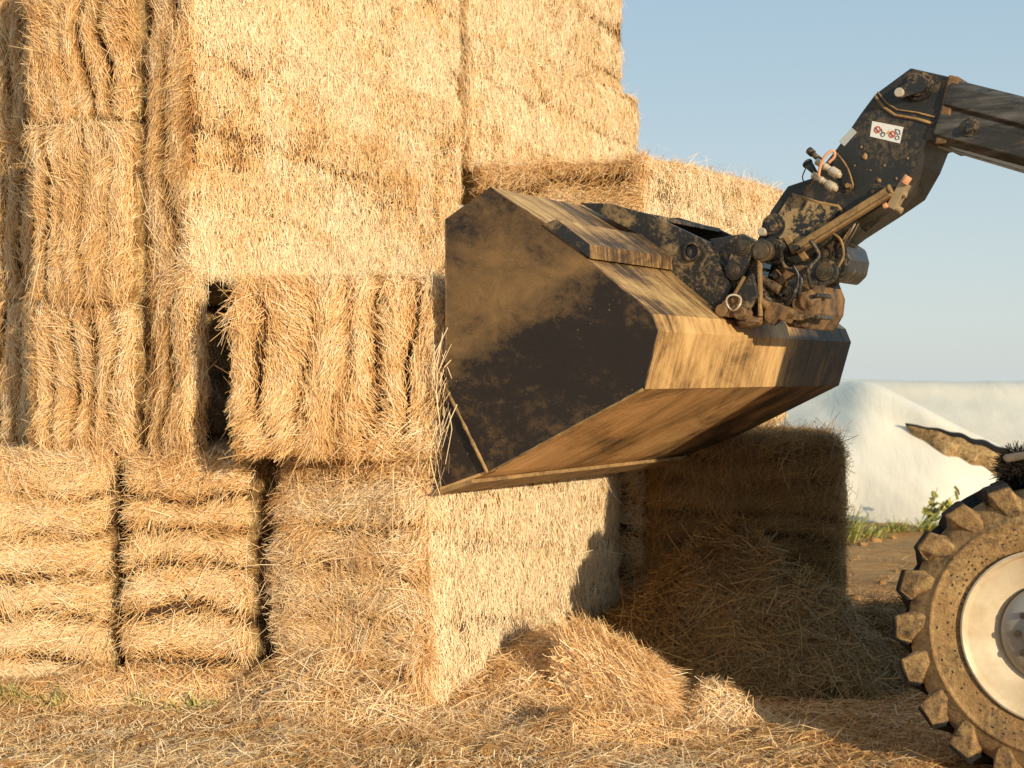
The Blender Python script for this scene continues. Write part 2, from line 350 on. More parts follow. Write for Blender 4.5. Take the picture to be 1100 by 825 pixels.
def make_bale(name, size, loc, rotz, seed, label, front_axis=2, spacing=0.21, front=0.05, side=0.008,
              density=9000, side_density=None, faces=('front', 'right'), damp=False, r=0.085, lean=0.0,
              front_dir='mixed', group='rectangular straw bales built up into the stack', tonebias=0.0, wild=1.0, phase=0.0, fuzz=1.0, locks=16):
    rng = np.random.default_rng(seed)
    V, Q, nr, H = bale_body(size, r, 0.026, seed, None)
    lobe = dict(axis=front_axis, spacing=spacing, front=front, side=side, phase=phase)
    d, g = flake(V, nr, H, lobe, seed)
    V2 = V + nr*d[:, None]
    V2[:, 2] += H[2]
    body_tone = np.clip(0.62 - 0.9*g + 0.25*fbm(V, 4, 2, seed+31), 0, 1)  # shade of the grooves painted into the tone
    VV = [V2]; QQ = [Q]; TT = [body_tone]; MI = [np.zeros(len(Q), int)]; SM = [np.ones(len(Q), bool)]
    off = len(V2)
    def cover(n, face, wildn=0):
        nonlocal off
        # random surface points
        ax, sg = {'front': (1, -1), 'right': (0, 1), 'top': (2, 1), 'left': (0, -1), 'back': (1, 1)}[face]
        p = (rng.random((n, 3))*2-1)*H; p[:, ax] = sg*H[ax]
        inner = np.clip(p, -(H-r), H-r); nn = norm(p-inner); q = inner+nn*r
        dd, gg = flake(q, nn, H, lobe, seed)
        # thin the cover out in the grooves
        keep = rng.random(n) > gg*0.75
        q, nn, dd, gg = q[keep], nn[keep], dd[keep], gg[keep]; n = len(q)
        pos = q + nn*(dd+0.004)[:, None]
        ang = np.zeros(n)
        edge = np.max(np.abs(nn), axis=1) < 0.93
        if face == 'right' :
            ang = rng.normal(0, 0.36, n)+math.pi/2; ang = np.where(rng.random(n) < 0.22, rng.random(n)*math.pi, ang)
            L = rng.uniform(0.02, 0.085, n)*fuzz; w = rng.uniform(0.0020, 0.0042, n); lift = np.abs(rng.normal(0, 0.008, n))*fuzz
        else:
            base = {'mixed': 0.9, 'vertical': 0.55, 'flat': 0.8}[front_dir]
            mean = {'mixed': 0.8, 'vertical': math.pi/2, 'flat': 0.15}[front_dir]
            fl = vnoise(q, 5.0, seed+50)*1.3
            ang = mean + fl + rng.normal(0, base*0.7, n)
            L = rng.gamma(3.0, 0.019, n).clip(0.02, 0.2)*fuzz; w = rng.uniform(0.0017, 0.0036, n); lift = np.abs(rng.normal(0, 0.012, n))*fuzz
        if face == 'top':
            e1 = np.tile([1., 0, 0], (n, 1)); e2 = np.tile([0, 1., 0], (n, 1)); ang = rng.random(n)*math.pi
        elif ax == 1:
            e1 = np.tile([1., 0, 0], (n, 1)); e2 = np.tile([0, 0, 1.], (n, 1))
        else:
            e1 = np.tile([0., 1, 0], (n, 1)); e2 = np.tile([0, 0, 1.], (n, 1))
        T = e1*np.cos(ang)[:, None] + e2*np.sin(ang)[:, None]
        T = T - nn*np.sum(T*nn, axis=1)[:, None]
        flip = rng.random(n) < 0.5; T[flip] *= -1
        if wildn:
            L = L*1.5+0.05; lift = lift+np.abs(rng.normal(0, 0.035, n))
        lift = np.where(edge, lift*1.9+0.004, lift)
        patch = fbm(q, 1.7, 2, seed+77)*0.22 + fbm(q*np.array([1, 1, 2.5]), 5, 2, seed+78)*0.18
        if face == 'right': patch = patch*0.6+0.20+0.2*fbm(q@np.array([[1, 0, 0], [0, .5, .5], [0, 0, 3.2]]), 1.6, 3, seed+80)  # sun-facing side painted lighter in the straw tone
        tone = np.clip((0.56 if damp else 0.70)+tonebias*.6 + patch - (0.5 if front_axis == 2 else 0.75)*gg + rng.normal(0, 0.17, n), 0.02, 1)  # stalks down in the grooves get painted shade too
        sv, sq, st = strands(pos, T, nn, L, w, lift, tone, rng, sag=0.1)
        sv[:, 2] += H[2]
        VV.append(sv); QQ.append(sq+off); TT.append(st); MI.append(np.ones(len(sq), int)); SM.append(np.zeros(len(sq), bool))
        off += len(sv)
    A = {'front': 4*H[0]*H[2], 'right': 4*H[1]*H[2], 'left': 4*H[1]*H[2], 'top': 4*H[0]*H[1], 'back': 4*H[0]*H[2]}
    for f in ('front', 'right', 'top', 'left', 'back'):
        dn = (density*1.3 if f != 'right' else (side_density or density*1.5)) if f in faces else 500
        cover(int(A[f]*dn), f)
        if f in faces: cover(int(A[f]*(120 if f == 'right' else 420)*wild), f, 1)
    # locks of straw hanging over the face in loose swirls
    if 'front' in faces:
        for q_ in range(int(A['front']*locks)):
            m_ = int(rng.integers(30, 80)); cx, cz = rng.uniform(-H[0], H[0]), (rng.choice([-H[2], H[2]*.96], p=[.3, .7]) if rng.random() < .5 else rng.uniform(-H[2], H[2]))
            if rng.random() < .35: cx = rng.choice([-H[0], H[0]])*.97
            p = np.stack([cx+rng.normal(0, .075, m_), np.full(m_, -H[1]), cz+rng.normal(0, .05, m_)], 1)
            p[:, 0] = p[:, 0].clip(-H[0], H[0]); p[:, 2] = p[:, 2].clip(-H[2], H[2])
            inner = np.clip(p, -(H-r), H-r); nn = norm(p-inner); q = inner+nn*r; dd, gg = flake(q, nn, H, lobe, seed)
            an = rng.uniform(0, math.pi)+rng.normal(0, .6, m_)
            T = np.stack([np.cos(an), -.25*rng.random(m_), -np.abs(np.sin(an))], 1)
            sv, sq, st = strands(q+nn*(dd+.012+.03*rng.random(m_))[:, None], T, nn, rng.uniform(.04, .16, m_), rng.uniform(.0018, .0036, m_), np.abs(rng.normal(0, .02, m_)),
                                 np.clip(.5+rng.normal(0, .22, m_)+rng.normal(0, .1), .02, 1), rng, sag=.35, bend=.4)
            sv[:, 2] += H[2]; VV.append(sv); QQ.append(sq+off); TT.append(st); MI.append(np.ones(len(sq), int)); SM.append(np.zeros(len(sq), bool)); off += len(sv)
    V = np.concatenate(VV)
    if lean: V[:, 0] += lean*V[:, 2]
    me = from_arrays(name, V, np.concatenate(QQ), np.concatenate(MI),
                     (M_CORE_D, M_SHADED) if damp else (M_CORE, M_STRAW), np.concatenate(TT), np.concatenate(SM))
    o = link(name, me, None, loc, rotz)
    tag(o, label, 'straw bale', group)
    return o
def bale_uk(k0, k1, u0, u1, z0, z1, seed, label, dr=0.0, **kw):
    c = uk((k0+k1)/2, (u0+u1)/2, z0)
    return make_bale('straw_bale', (k1-k0, u1-u0, z1-z0), c, -TH+dr, seed, label, **kw)

# ================================================================ the stack
rowkw = dict(front_axis=2, spacing=0.225, front=0.034, side=0.012, front_dir='flat')
bale_uk(-4.98, -4.0, 5.23, 7.62, 0, 1.22, 101, 'bottom bale under the bucket, long sunlit side ending in the loader shadow', faces=('front', 'right', 'top'), density=11000, side_density=15000, r=0.19, dr=0.10, locks=34, tonebias=0.22, **rowkw)
def bale_front(px0, px1, d, size_y, z0, z1, rot, seed, label, **kw):
    """a bale whose front face fills px0..px1 at distance d, turned by rot"""
    X = ((px0+px1)/2-550)/FPX*d; w_ = (px1-px0)/FPX*d/math.cos(rot)
    c = Vector((X-math.sin(rot)*size_y/2, d+math.cos(rot)*size_y/2, z0))
    return make_bale('straw_bale', (w_, size_y, z1-z0), c, rot, seed, label, **kw)
rk = dict(faces=('front', 'top'), density=11500, **rowkw)
bale_front(128, 269, 7.03, 2.2, 0, 1.20, -0.18, 102, 'bottom bale with horizontal layers between two dark upright seams, green grass at its foot', tonebias=0.05, **rk)
bale_front(-28, 119, 7.20, 2.2, 0, 1.19, -0.14, 103, 'bottom bale at the left edge of the photo, horizontal layers, under the fluted bales', tonebias=0.02, **rk)
bale_front(-190, -36, 7.4, 2.2, 0, 1.2, -0.14, 104, 'bottom bale cut off by the left edge of the photo', **rk)
bale_uk(-5.1, -4.02, 7.66, 9.9, 0, 1.22, 121, 'bottom bale behind the shaded bale, mostly hidden', faces=('front', 'right', 'top'), density=4000, side_density=6000, **rowkw)
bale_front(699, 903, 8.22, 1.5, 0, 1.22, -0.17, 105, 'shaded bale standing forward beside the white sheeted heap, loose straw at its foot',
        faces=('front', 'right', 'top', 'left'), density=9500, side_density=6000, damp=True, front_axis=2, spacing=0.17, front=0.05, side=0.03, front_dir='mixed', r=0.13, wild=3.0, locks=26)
# second course
colkw = dict(front_axis=0, front_dir='vertical', locks=7)
mb = make_bale('straw_bale', (0.99, 1.15, 0.86), Vector((-0.835, 7.165, 1.225)), 0.02, 106,
               'bale with six upright flutes beside the bucket, dark gap on its left', faces=('front', 'right', 'top'),
               front_axis=0, spacing=0.165, front=0.09, side=0.02, front_dir='vertical', density=11500, phase=0.1, locks=8, r=0.06)
bale_uk(-5.46, -5.17, 4.97, 5.13, 1.22, 2.12, 107, 'narrow corner bale cut short to keep the gap beside it dark', faces=('front', 'right'), density=10500, side_density=13000, spacing=0.14, front=0.03, side=0.01, r=0.05, **colkw)  # shaped as a thin slab so a dark void opens behind it
bale_uk(-5.46, -5.2, 5.85, 7.4, 1.22, 2.1, 122, 'bale deep inside the dark gap behind the fluted bale', faces=('front',), density=4000, side_density=3000, damp=True, spacing=0.14, front=0.03, side=0.01, r=0.06, **colkw)
bale_front(20, 149, 7.26, 1.7, 1.20, 2.0, -.30, 108, 'lowest fluted bale of the column at the left edge of the photo', faces=('front',), density=11000, spacing=0.122, front=0.085, side=0.01, **colkw)
bale_uk(-7.6, -6.46, 5.08, 7.3, 1.20, 2.05, 109, 'second course bale cut off by the left edge of the photo', faces=('front', 'right'), density=7000, spacing=0.15, front=0.06, side=0.01, **colkw)
bale_uk(-5.1, -3.92, 7.45, 9.78, 1.24, 2.10, 110, 'bale mostly hidden behind the bucket, seen in the gap above the shaded bale', faces=('front', 'right'), density=5000, side_density=7000, spacing=0.2, front=0.04, **colkw)
# third course
bale_front(16, 150, 7.24, 1.7, 2.0, 2.93, -.33, 111, 'middle fluted bale of the column at the left edge of the photo', faces=('front',), density=11000, spacing=0.122, front=0.0855, side=0.01, phase=0.3, **colkw)
bale_uk(-7.6, -6.52, 5.12, 7.3, 2.05, 2.95, 112, 'third course bale cut off by the left edge of the photo', faces=('front', 'right'), density=7000, spacing=0.15, front=0.06, side=0.01, **colkw)
bale_uk(-5.49, -5.17, 5.0, 7.38, 2.10, 3.36, 113, 'large pale bale with flat side directly above the dark gap and the fluted bale', faces=('front', 'right'), density=10500, side_density=16000, spacing=0.2, front=0.03, side=0.012, r=0.045, tonebias=0.03, **colkw)
bale_uk(-5.14, -3.9, 7.48, 9.80, 2.10, 2.96, 114, 'bale standing forward above the bucket, its top corner against the sky', faces=('front', 'right', 'top'), density=9500, side_density=12000, front_axis=2, spacing=0.3, front=0.03, side=0.012, front_dir='mixed', r=0.11, wild=1.6)
# fourth course and up
bale_front(18, 148, 7.27, 1.7, 2.93, 3.9, -.30, 115, 'top fluted bale of the column at the left edge of the photo', faces=('front',), density=11000, spacing=0.118, front=0.085, side=0.01, phase=0.6, **colkw)
bale_uk(-7.6, -6.52, 5.12, 7.3, 2.95, 3.9, 116, 'top course bale cut off by the left edge of the photo', faces=('front',), density=6000, spacing=0.15, front=0.06, side=0.01, **colkw)
bale_uk(-5.49, -5.19, 5.04, 7.40, 3.345, 4.56, 117, 'topmost large pale bale left of the upright seam', faces=('front', 'right'), density=10000, side_density=15000, spacing=0.2, front=0.03, side=0.012, r=0.045, tonebias=0.03, **colkw)
bale_uk(-6.3, -5.16, 7.46, 9.80, 2.96, 3.80, 118, 'pale bale right of the upright seam, resting above the forward bale', faces=('front', 'right'), density=8000, side_density=12000, spacing=0.2, front=0.03, side=0.012, r=0.06, tonebias=0.03, wild=1.8, **colkw)
bale_uk(-6.3, -5.18, 7.46, 9.58, 3.80, 4.75, 119, 'topmost pale bale against the sky, cut off by the top of the photo', faces=('front', 'right'), density=7000, side_density=11000, spacing=0.2, front=0.03, side=0.012, r=0.06, tonebias=0.03, wild=1.8, **colkw)
bale_uk(-6.3, -5.16, 7.5, 9.80, 1.24, 2.96, 120, 'tall bale hidden behind the forward bales', faces=(), **colkw) if False else None

# ================================================================ loose straw
def ground_z(x, y):
    P = np.stack([np.asarray(x, float), np.asarray(y, float), np.zeros(len(np.atleast_1d(x)))], 1)
    k = C33*P[:, 0] - S33*P[:, 1]; u = S33*P[:, 0] + C33*P[:, 1]
    z = 0.03*fbm(P, 0.7, 2, 5) + 0.03*fbm(P*np.array([1, 1.6, 1]), 3.2, 3, 6) + 0.012*fbm(P, 9, 2, 8) - 0.02
    # wheel ruts running along the machine's way
    z = z - 0.035*np.exp(-((u-5.85)/0.25)**2)*(k > -1.6)
    z = z + .05*np.clip((P[:, 1]-8.2)/1.5, 0, 1)*fbm(P*np.array([1, .8, 1]), 2.6, 3, 12)
    R_ = np.hypot(P[:, 0], P[:, 1]); far = np.clip((R_-24)/14, 0, 1)
    return z*(1-far) - 0.03*np.clip(R_-26, 0, None)      # the land falls away behind the heap

def pile_surface(name, cx, cy, rx, ry, h, rot, seed, label, cat, n, mat_pair, power=1.4, Lm=1.0, tonebias=0.0, kind=None, rough=0.3, res=60, z0=-0.04, lift=0.03, wfac=1.0, group=None):
    """a heap: bumpy mound base with loose stalks lying on it"""
    rng = np.random.default_rng(seed)
    def hgt(x, y):
        rr = np.sqrt((x/rx)**2+(y/ry)**2)
        P = np.stack([x, y, np.zeros(len(x))], 1)
        rr = rr*(1+0.25*vnoise(P, 1.8/max(rx, 0.2)*0.8, seed+1))
        b = np.clip(1-rr**power, 0, 1)
        return h*b*(1+rough*fbm(P, 5.0, 3, seed+2)) + 0.02*fbm(P, 11, 2, seed+3)*(b > 0)
    gx, gy = np.meshgrid(np.linspace(-rx*1.3, rx*1.3, res+1), np.linspace(-ry*1.3, ry*1.3, res+1), indexing='ij')
    x, y = gx.ravel(), gy.ravel(); z = hgt(x, y)
    ca, sa = math.cos(rot), math.sin(rot)
    gz = ground_z(cx+ca*x-sa*y, cy+sa*x+ca*y)
    zz = np.where(z > 0.001, z+gz, gz-0.05)
    V = np.stack([x, y, zz], 1)
    i = np.arange((res+1)**2).reshape(res+1, res+1)
    Q = np.stack([i[:-1, :-1], i[1:, :-1], i[1:, 1:], i[:-1, 1:]], axis=-1).reshape(-1, 4)
    tone = np.clip(0.45+tonebias+0.3*fbm(V, 6, 2, seed+4), 0, 1)
    rad = np.sqrt(rng.random(n))*1.12; th = rng.random(n)*2*math.pi
    px, py = rad*np.cos(th)*rx, rad*np.sin(th)*ry
    e = 0.02
    pz = hgt(px, py); dzx = (hgt(px+e, py)-pz)/e; dzy = (hgt(px, py+e)-pz)/e
    nn = norm(np.stack([-dzx, -dzy, np.ones(n)], 1))
    gz = ground_z(cx+ca*px-sa*py, cy+sa*px+ca*py)
    pos = np.stack([px, py, pz+gz+0.006+rng.random(n)*lift], 1)
    pos[:, 2] += np.where(rng.random(n) < .06, rng.random(n)*.05, 0); T = rng.normal(size=(n, 3)); T[:, 2] *= 0.7; T = T-nn*np.sum(T*nn, 1)[:, None]*0.9
    L = rng.gamma(3.2, 0.036, n).clip(0.04, 0.33)*Lm; w = rng.uniform(0.0024, 0.0048, n)*wfac
    tn = np.clip(0.55+tonebias+0.25*fbm(pos, 3, 2, seed+9)+rng.normal(0, 0.2, n), 0, 1)
    sv, sq, st = strands(pos, T, nn, L, w, np.abs(rng.normal(0, 0.02, n)), tn, rng, sag=0.1)
    me = from_arrays(name, np.concatenate([V, sv]), np.concatenate([Q, sq+len(V)]),
                     np.concatenate([np.zeros(len(Q), int), np.ones(len(sq), int)]), mat_pair, np.concatenate([tone, st]),
                     np.concatenate([np.ones(len(Q), bool), np.zeros(len(sq), bool)]))
    o = link(name, me, None, Vector((cx, cy, 0)), rot)
    tag(o, label, cat, group, kind)
    return o
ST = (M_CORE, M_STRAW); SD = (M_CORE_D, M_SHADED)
c = uk(-3.2, 7.25)
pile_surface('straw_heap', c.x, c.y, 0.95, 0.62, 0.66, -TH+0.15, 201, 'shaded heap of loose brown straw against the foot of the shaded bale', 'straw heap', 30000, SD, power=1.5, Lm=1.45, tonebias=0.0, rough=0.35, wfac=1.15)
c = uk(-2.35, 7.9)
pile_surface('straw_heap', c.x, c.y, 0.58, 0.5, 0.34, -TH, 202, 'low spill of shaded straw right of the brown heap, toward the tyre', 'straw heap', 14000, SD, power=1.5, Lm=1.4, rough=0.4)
c = uk(-3.82, 6.35)
pile_surface('straw_heap', c.x, c.y, 0.42, 1.0, 0.22, -TH, 203, 'pale sunlit straw sloping from the foot of the bale under the bucket', 'straw heap', 17000, ST, power=1.3, Lm=1.1, tonebias=0.12, rough=0.3)
pile_surface('straw_heap', -1.75, 6.98, 1.25, 0.16, 0.12, -0.12, 206, 'low ragged drift of straw along the foot of the layered bottom bales', 'straw heap', 12000, ST, power=1.4, Lm=.9, tonebias=.02, rough=.6)
c = uk(-4.45, 5.12)
pile_surface('straw_heap', c.x, c.y, 0.72, 0.30, 0.24, -TH, 207, 'straw drift against the rough end of the bottom bale nearest the bucket tip', 'straw heap', 7000, ST, power=1.4, Lm=1.1, tonebias=.02, rough=.6)
c = at(775, 775, 6.5)
pile_surface('straw_clump', c.x, 6.62, 0.24, 0.16, 0.14, 0.3, 204, 'small sunlit straw clump on the ground right of the torn chunk', 'straw clump', 2600, ST, Lm=0.7, tonebias=0.06, rough=0.5, res=30)
c = at(690, 790, 6.3)
pile_surface('straw_clump', 0.42, 6.22, 0.42, 0.16, 0.10, 0.1, 205, 'flat scatter of straw in front of the torn chunk', 'straw clump', 3500, ST, Lm=0.8, tonebias=0.05, rough=0.5, res=30)

# torn chunk of bale: a leaning wedge of stalks, cut ends to the right
def chunk():
    rng = np.random.default_rng(301)
    size = (0.54, 0.36, 0.25)
    V, Q, nr, H = bale_body(size, 0.09, 0.025, 301, None)
    d = 0.05*fbm(V, 5, 3, 5)+0.02*fbm(V, 16, 2, 6); V2 = V+nr*d[:, None]
    n = 11000
    ps = []; ns = []
    for ax, sg, wgt in ((1, -1, 0.33), (2, 1, 0.3), (0, 1, 0.2), (0, -1, 0.17)):
        m = int(n*wgt); p = (rng.random((m, 3))*2-1)*H; p[:, ax] = sg*H[ax]
        inner = np.clip(p, -(H-.09), H-.09); nn = norm(p-inner); ps.append(inner+nn*.09); ns.append(nn)
    p = np.concatenate(ps); nn = np.concatenate(ns); n = len(p)
    T = np.stack([np.ones(n), rng.normal(0, .45, n), rng.normal(0.0, .6, n)-0.15], 1)
    p = p+nn*(0.05*fbm(p, 5, 3, 5))[:, None]
    L = rng.gamma(3.2, 0.026, n).clip(0.03, 0.2); w = rng.uniform(.002, .004, n)
    tn = np.clip(0.55+rng.normal(0, .2, n)+0.2*fbm(p, 6, 2, 3), 0, 1)
    sv, sq, st = strands(p, T, nn, L, w, np.abs(rng.normal(0, .025, n)), tn, rng, sag=.2)
    V = np.concatenate([V2, sv])
    V[:, 2] += H[2]
    sh = np.clip((V[:, 0]+0.27)/0.54, 0, 1); V[:, 2] *= 1.6-0.75*sh      # thick end left, thin end right
    me = from_arrays('torn_chunk', V, np.concatenate([Q, sq+len(V2)]),
                     np.concatenate([np.zeros(len(Q), int), np.ones(len(sq), int)]), ST,
                     np.concatenate([np.full(len(V2), .5), st]), np.concatenate([np.ones(len(Q), bool), np.zeros(len(sq), bool)]))
    o = link('torn_bale_chunk', me, None, Vector((0.50, 6.78, -0.03)), -0.30)
    o.rotation_euler = (0.0, 0.10, -0.28)
    tag(o, 'torn chunk of bale lying in the sun in front of the brown straw heap', 'bale chunk')
chunk()

# ================================================================ ground
def ground():
    t = np.linspace(-1, 1, 521)
    xs = np.sinh(t*7.2)/np.sinh(7.2)*2500
    t2 = np.linspace(-1, 1, 561)
    ys = np.sinh(t2*7.2)/np.sinh(7.2)*2500 + 7.0
    gx, gy = np.meshgrid(xs, ys, indexing='ij'); x, y = gx.ravel(), gy.ravel()
    z = ground_z(x, y)
    V = np.stack([x, y, z], 1)
    i = np.arange(len(xs)*len(ys)).reshape(len(xs), len(ys))
    Q = np.stack([i[:-1, :-1], i[1:, :-1], i[1:, 1:], i[:-1, 1:]], axis=-1).reshape(-1, 4)
    me = from_arrays('ground', V, Q, None, (M_GROUND,), None, True)
    o = link('ground', me); tag(o, kind='structure')
ground()

def litter(name, n, box, seed, label, mats, kind='stuff', tb=0.0, Lm=1.0, dens=None, lift=0.02):
    rng = np.random.default_rng(seed)
    x = rng.uniform(box[0], box[1], n); y = rng.uniform(box[2], box[3], n)
    P = np.stack([x, y, np.zeros(n)], 1)
    keep = (fbm(P, 1.1, 3, seed)+0.28+(dens(x, y) if dens else 0)) > rng.random(n)*0.9-0.15
    x, y, P = x[keep], y[keep], P[keep]; n = len(x)
    z = ground_z(x, y)+0.004+rng.random(n)*lift
    P[:, 2] = z
    nn = norm(np.stack([rng.normal(0, .2, n), rng.normal(0, .2, n), np.ones(n)], 1))
    T = np.stack([rng.normal(0.35, 1, n), rng.normal(0, .8, n), rng.normal(0, .12, n)], 1)
    L = rng.gamma(3.0, 0.034, n).clip(0.03, 0.3)*Lm; w = rng.uniform(.0024, .0048, n)
    tn = np.clip(0.52+tb+0.3*fbm(P, 2.5, 2, seed+4)+rng.normal(0, .22, n)-.34*np.clip((x-.8)/.7, 0, 1), 0, 1)  # tone drops to the right, painting in the ground shadow
    sv, sq, st = strands(P, T, nn, L, w, np.abs(rng.normal(0, .012, n)), tn, rng)
    me = from_arrays(name, sv, sq, None, mats, st)
    o = link(name, me); tag(o, label, 'straw litter', None, kind)
    return o
def dens(x, y):
    k = C33*x-S33*y; u = S33*x+C33*y
    return 0.6*np.exp(-((k+3.6)/0.8)**2)*(u > 5) + 0.45*np.exp(-((y-6.3)/0.6)**2)*(x > -0.6) + 0.1*(x < -0.6)
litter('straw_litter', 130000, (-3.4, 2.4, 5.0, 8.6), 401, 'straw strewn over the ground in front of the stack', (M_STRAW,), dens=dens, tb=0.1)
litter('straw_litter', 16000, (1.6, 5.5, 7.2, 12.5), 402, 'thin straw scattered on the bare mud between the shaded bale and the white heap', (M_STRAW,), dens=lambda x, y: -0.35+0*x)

litter('chaff', 90000, (-3.2, 2.4, 4.9, 7.2), 403, 'short chopped chaff trodden into the ground', (M_STRAW,), dens=lambda x, y: 0.25+0*x, tb=.05, Lm=.32, lift=.008)
# clods of mud lying about (one mass)
def clods():
    rng = np.random.default_rng(77); bm = bmesh.new()
    for i in range(420):
        if i < 260: x, y = rng.uniform(-3.2, 2.3), rng.uniform(5.2, 7.2)
        else: x, y = rng.uniform(1.9, 6.0), rng.uniform(8.5, 15)
        s = abs(rng.normal(0, 0.02))+0.012
        r = bmesh.ops.create_icosphere(bm, subdivisions=1, radius=s)
        gz = float(ground_z([x], [y])[0])
        for v in r['verts']:
            v.co = Vector((v.co.x*(1+rng.uniform(-.3, .5)), v.co.y*(1+rng.uniform(-.3, .4)), v.co.z*0.6))+Vector((x, y, gz+s*.2))
    me = bpy.data.meshes.new('clods'); bm.to_mesh(me); bm.free(); me.materials.append(M_GROUND)
    tag(link('mud_clods', me), 'small clods of dry mud scattered over the yard', 'mud clods', None, 'stuff')
clods()

# ================================================================ plants
def tuft(name, label, cat, x, y, n, h, spread, seed, group=None, kind=None, mat_=None, flat=0.4):
    rng = np.random.default_rng(seed)
    a = rng.random(n)*2*math.pi; r = np.abs(rng.normal(0, spread*.5, n))
    px, py = r*np.cos(a), r*np.sin(a)*0.5
    P = np.stack([px, py, np.full(n, 0.0)], 1)
    T = np.stack([np.cos(a)*flat+rng.normal(0, .25, n), np.sin(a)*flat+rng.normal(0, .25, n), np.ones(n)], 1); T = norm(T)
    L = rng.uniform(.4, 1.0, n)*h
    P = P+T*L[:, None]*.5
    sv, sq, st = strands(P, T, norm(rng.normal(size=(n, 3))), L, rng.uniform(.004, .009, n)*(1+h), np.abs(rng.normal(0, .03, n)), rng.random(n), rng, sag=.3)
    me = from_arrays(name, sv, sq, None, (mat_ or M_GRASS,), st)
    o = link(name, me, None, Vector((x, y, float(ground_z([x], [y])[0])-0.01))); tag(o, label, cat, group, kind)
    return o
tg = 'grass tufts at the foot of the bottom bales'
for i, (px, d, lab) in enumerate([(22, 6.99, 'green grass tuft at the foot of the leftmost bottom bale'),
                                  (70, 6.93, 'green grass tuft in front of the leftmost bottom bale near the seam'),
                                  (160, 6.86, 'green grass tuft right of the first seam between bottom bales'),
                                  (212, 6.80, 'green grass tuft under the middle of the layered bottom bale')]):
    tuft('grass_tuft', lab, 'grass tuft', (px-550)/FPX*d, d, 170, 0.12, 0.14, 500+i, tg)
tw = 'weeds along the foot of the white heap'
for i, (px, d, h, n, lab) in enumerate([(903, 13.6, .42, 260, 'tall green weed clump at the foot of the white heap beside the shaded bale'),
                                  (930, 14.2, .2, 200, 'low green weed clump right of the tall one at the white heap'),
                                  (962, 14.6, .15, 170, 'small weed clump at the middle of the heap foot'),
                                  (1000, 14.6, .17, 170, 'dark weed clump below the thin branch at the heap foot'),
                                  (1035, 14.3, .15, 150, 'weed clump beside the tyre at the heap foot')]):
    tuft('weed_clump', lab, 'weed', (px-550)/FPX*d, d, n, h, .24, 520+i, tw, flat=.6)
def twig():
    rng = np.random.default_rng(9); base = at(985, 552, 14.4); base.z = 0.0
    V = []; Q = []; Tn = []; 
    P = []; T = []; L = []
    x0, y0 = base.x, base.y
    for b in range(7):
        a = rng.uniform(-0.5, 1.0); dirv = np.array([math.sin(a)*1.2, rng.normal(0, .2), 0.8]); dirv /= np.linalg.norm(dirv)
        ln = rng.uniform(.3, .6)
        P.append(np.array([0, 0, .02])+dirv*ln/2); T.append(dirv); L.append(ln)
        for j in range(9):
            q = dirv*ln*rng.uniform(.4, 1.0); P.append(q+rng.normal(0, .02, 3)); T.append(rng.normal(size=3)); L.append(rng.uniform(.05, .11))
    P = np.array(P); T = np.array(T); L = np.array(L); n = len(P)
    w = np.where(L > .2, .012, .035)
    sv, sq, st = strands(P, T, norm(rng.normal(size=(n, 3))), L, w, np.zeros(n), rng.random(n), rng)
    o = link('leafy_weed', from_arrays('leafy_weed', sv, sq, None, (M_GRASS,), st), None, Vector((x0, y0, 0)))
    tag(o, 'thin leaning leafy weed standing in front of the white sheet', 'weed', tw)
twig()

# ================================================================ sheeted heap
def interp(poly, t):
    t = np.asarray(t)*(len(poly)-1); P = np.array([list(p) for p in poly])
    # catmull-rom
    i = np.clip(np.floor(t).astype(int), 0, len(poly)-2); f = (t-i)[:, None]
    g = lambda j: P[np.clip(j, 0, len(poly)-1)]
    p0, p1, p2, p3 = g(i-1), g(i), g(i+1), g(i+2)
    return 0.5*((2*p1)+(-p0+p2)*f+(2*p0-5*p1+4*p2-p3)*f**2+(-p0+3*p1-3*p2+p3)*f**3)
def loft(rows, nu, nv, bulge=0.0, seed=0, wr=0.05):
    """rows: list of polylines (top to bottom); smooth in both ways"""
    t = np.linspace(0, 1, nu+1); R = np.stack([interp(r, t) for r in rows])      # rows,nu,3
    s = np.linspace(0, 1, nv+1); G = np.zeros((nv+1, nu+1, 3))
    for j in range(nu+1): G[:, j] = interp([R[a, j] for a in range(len(rows))], s)
    P = G.reshape(-1, 3)
    st = np.stack([P[:, 0]*1.0+P[:, 2]*0.9, P[:, 1]*.5, P[:, 2]*.35], 1)
    P[:, 1] += wr*fbm(st, 1.6, 3, seed); P[:, 2] += wr*.5*fbm(st, 2.6, 2, seed+4)*np.clip(P[:, 2]*3, 0, 1)
    i = np.arange(len(P)).reshape(nv+1, nu+1)
    Q = np.stack([i[:-1, :-1], i[1:, :-1], i[1:, 1:], i[:-1, 1:]], axis=-1).reshape(-1, 4)
    return P, Q
def A3(L): return [at(*p) for p in L]
heap = link('sheeted_heap', None, None, at(980, 480, 17)); heap.location.z = 0
tag(heap, 'long low heap under a white plastic sheet, slit open on brown silage', 'silage heap')
hl = Vector(heap.location)
def hput(name, P, Q, m, smooth=True, label=None):
    o = link(name, from_arrays(name, P-np.array(hl), Q, None, (m,), np.full(len(P), .55), smooth), heap)
    if label: o['label'] = label
    return o
def gl(px, d, z=-0.05): return Vector(((px-550)/FPX*d, d, z))
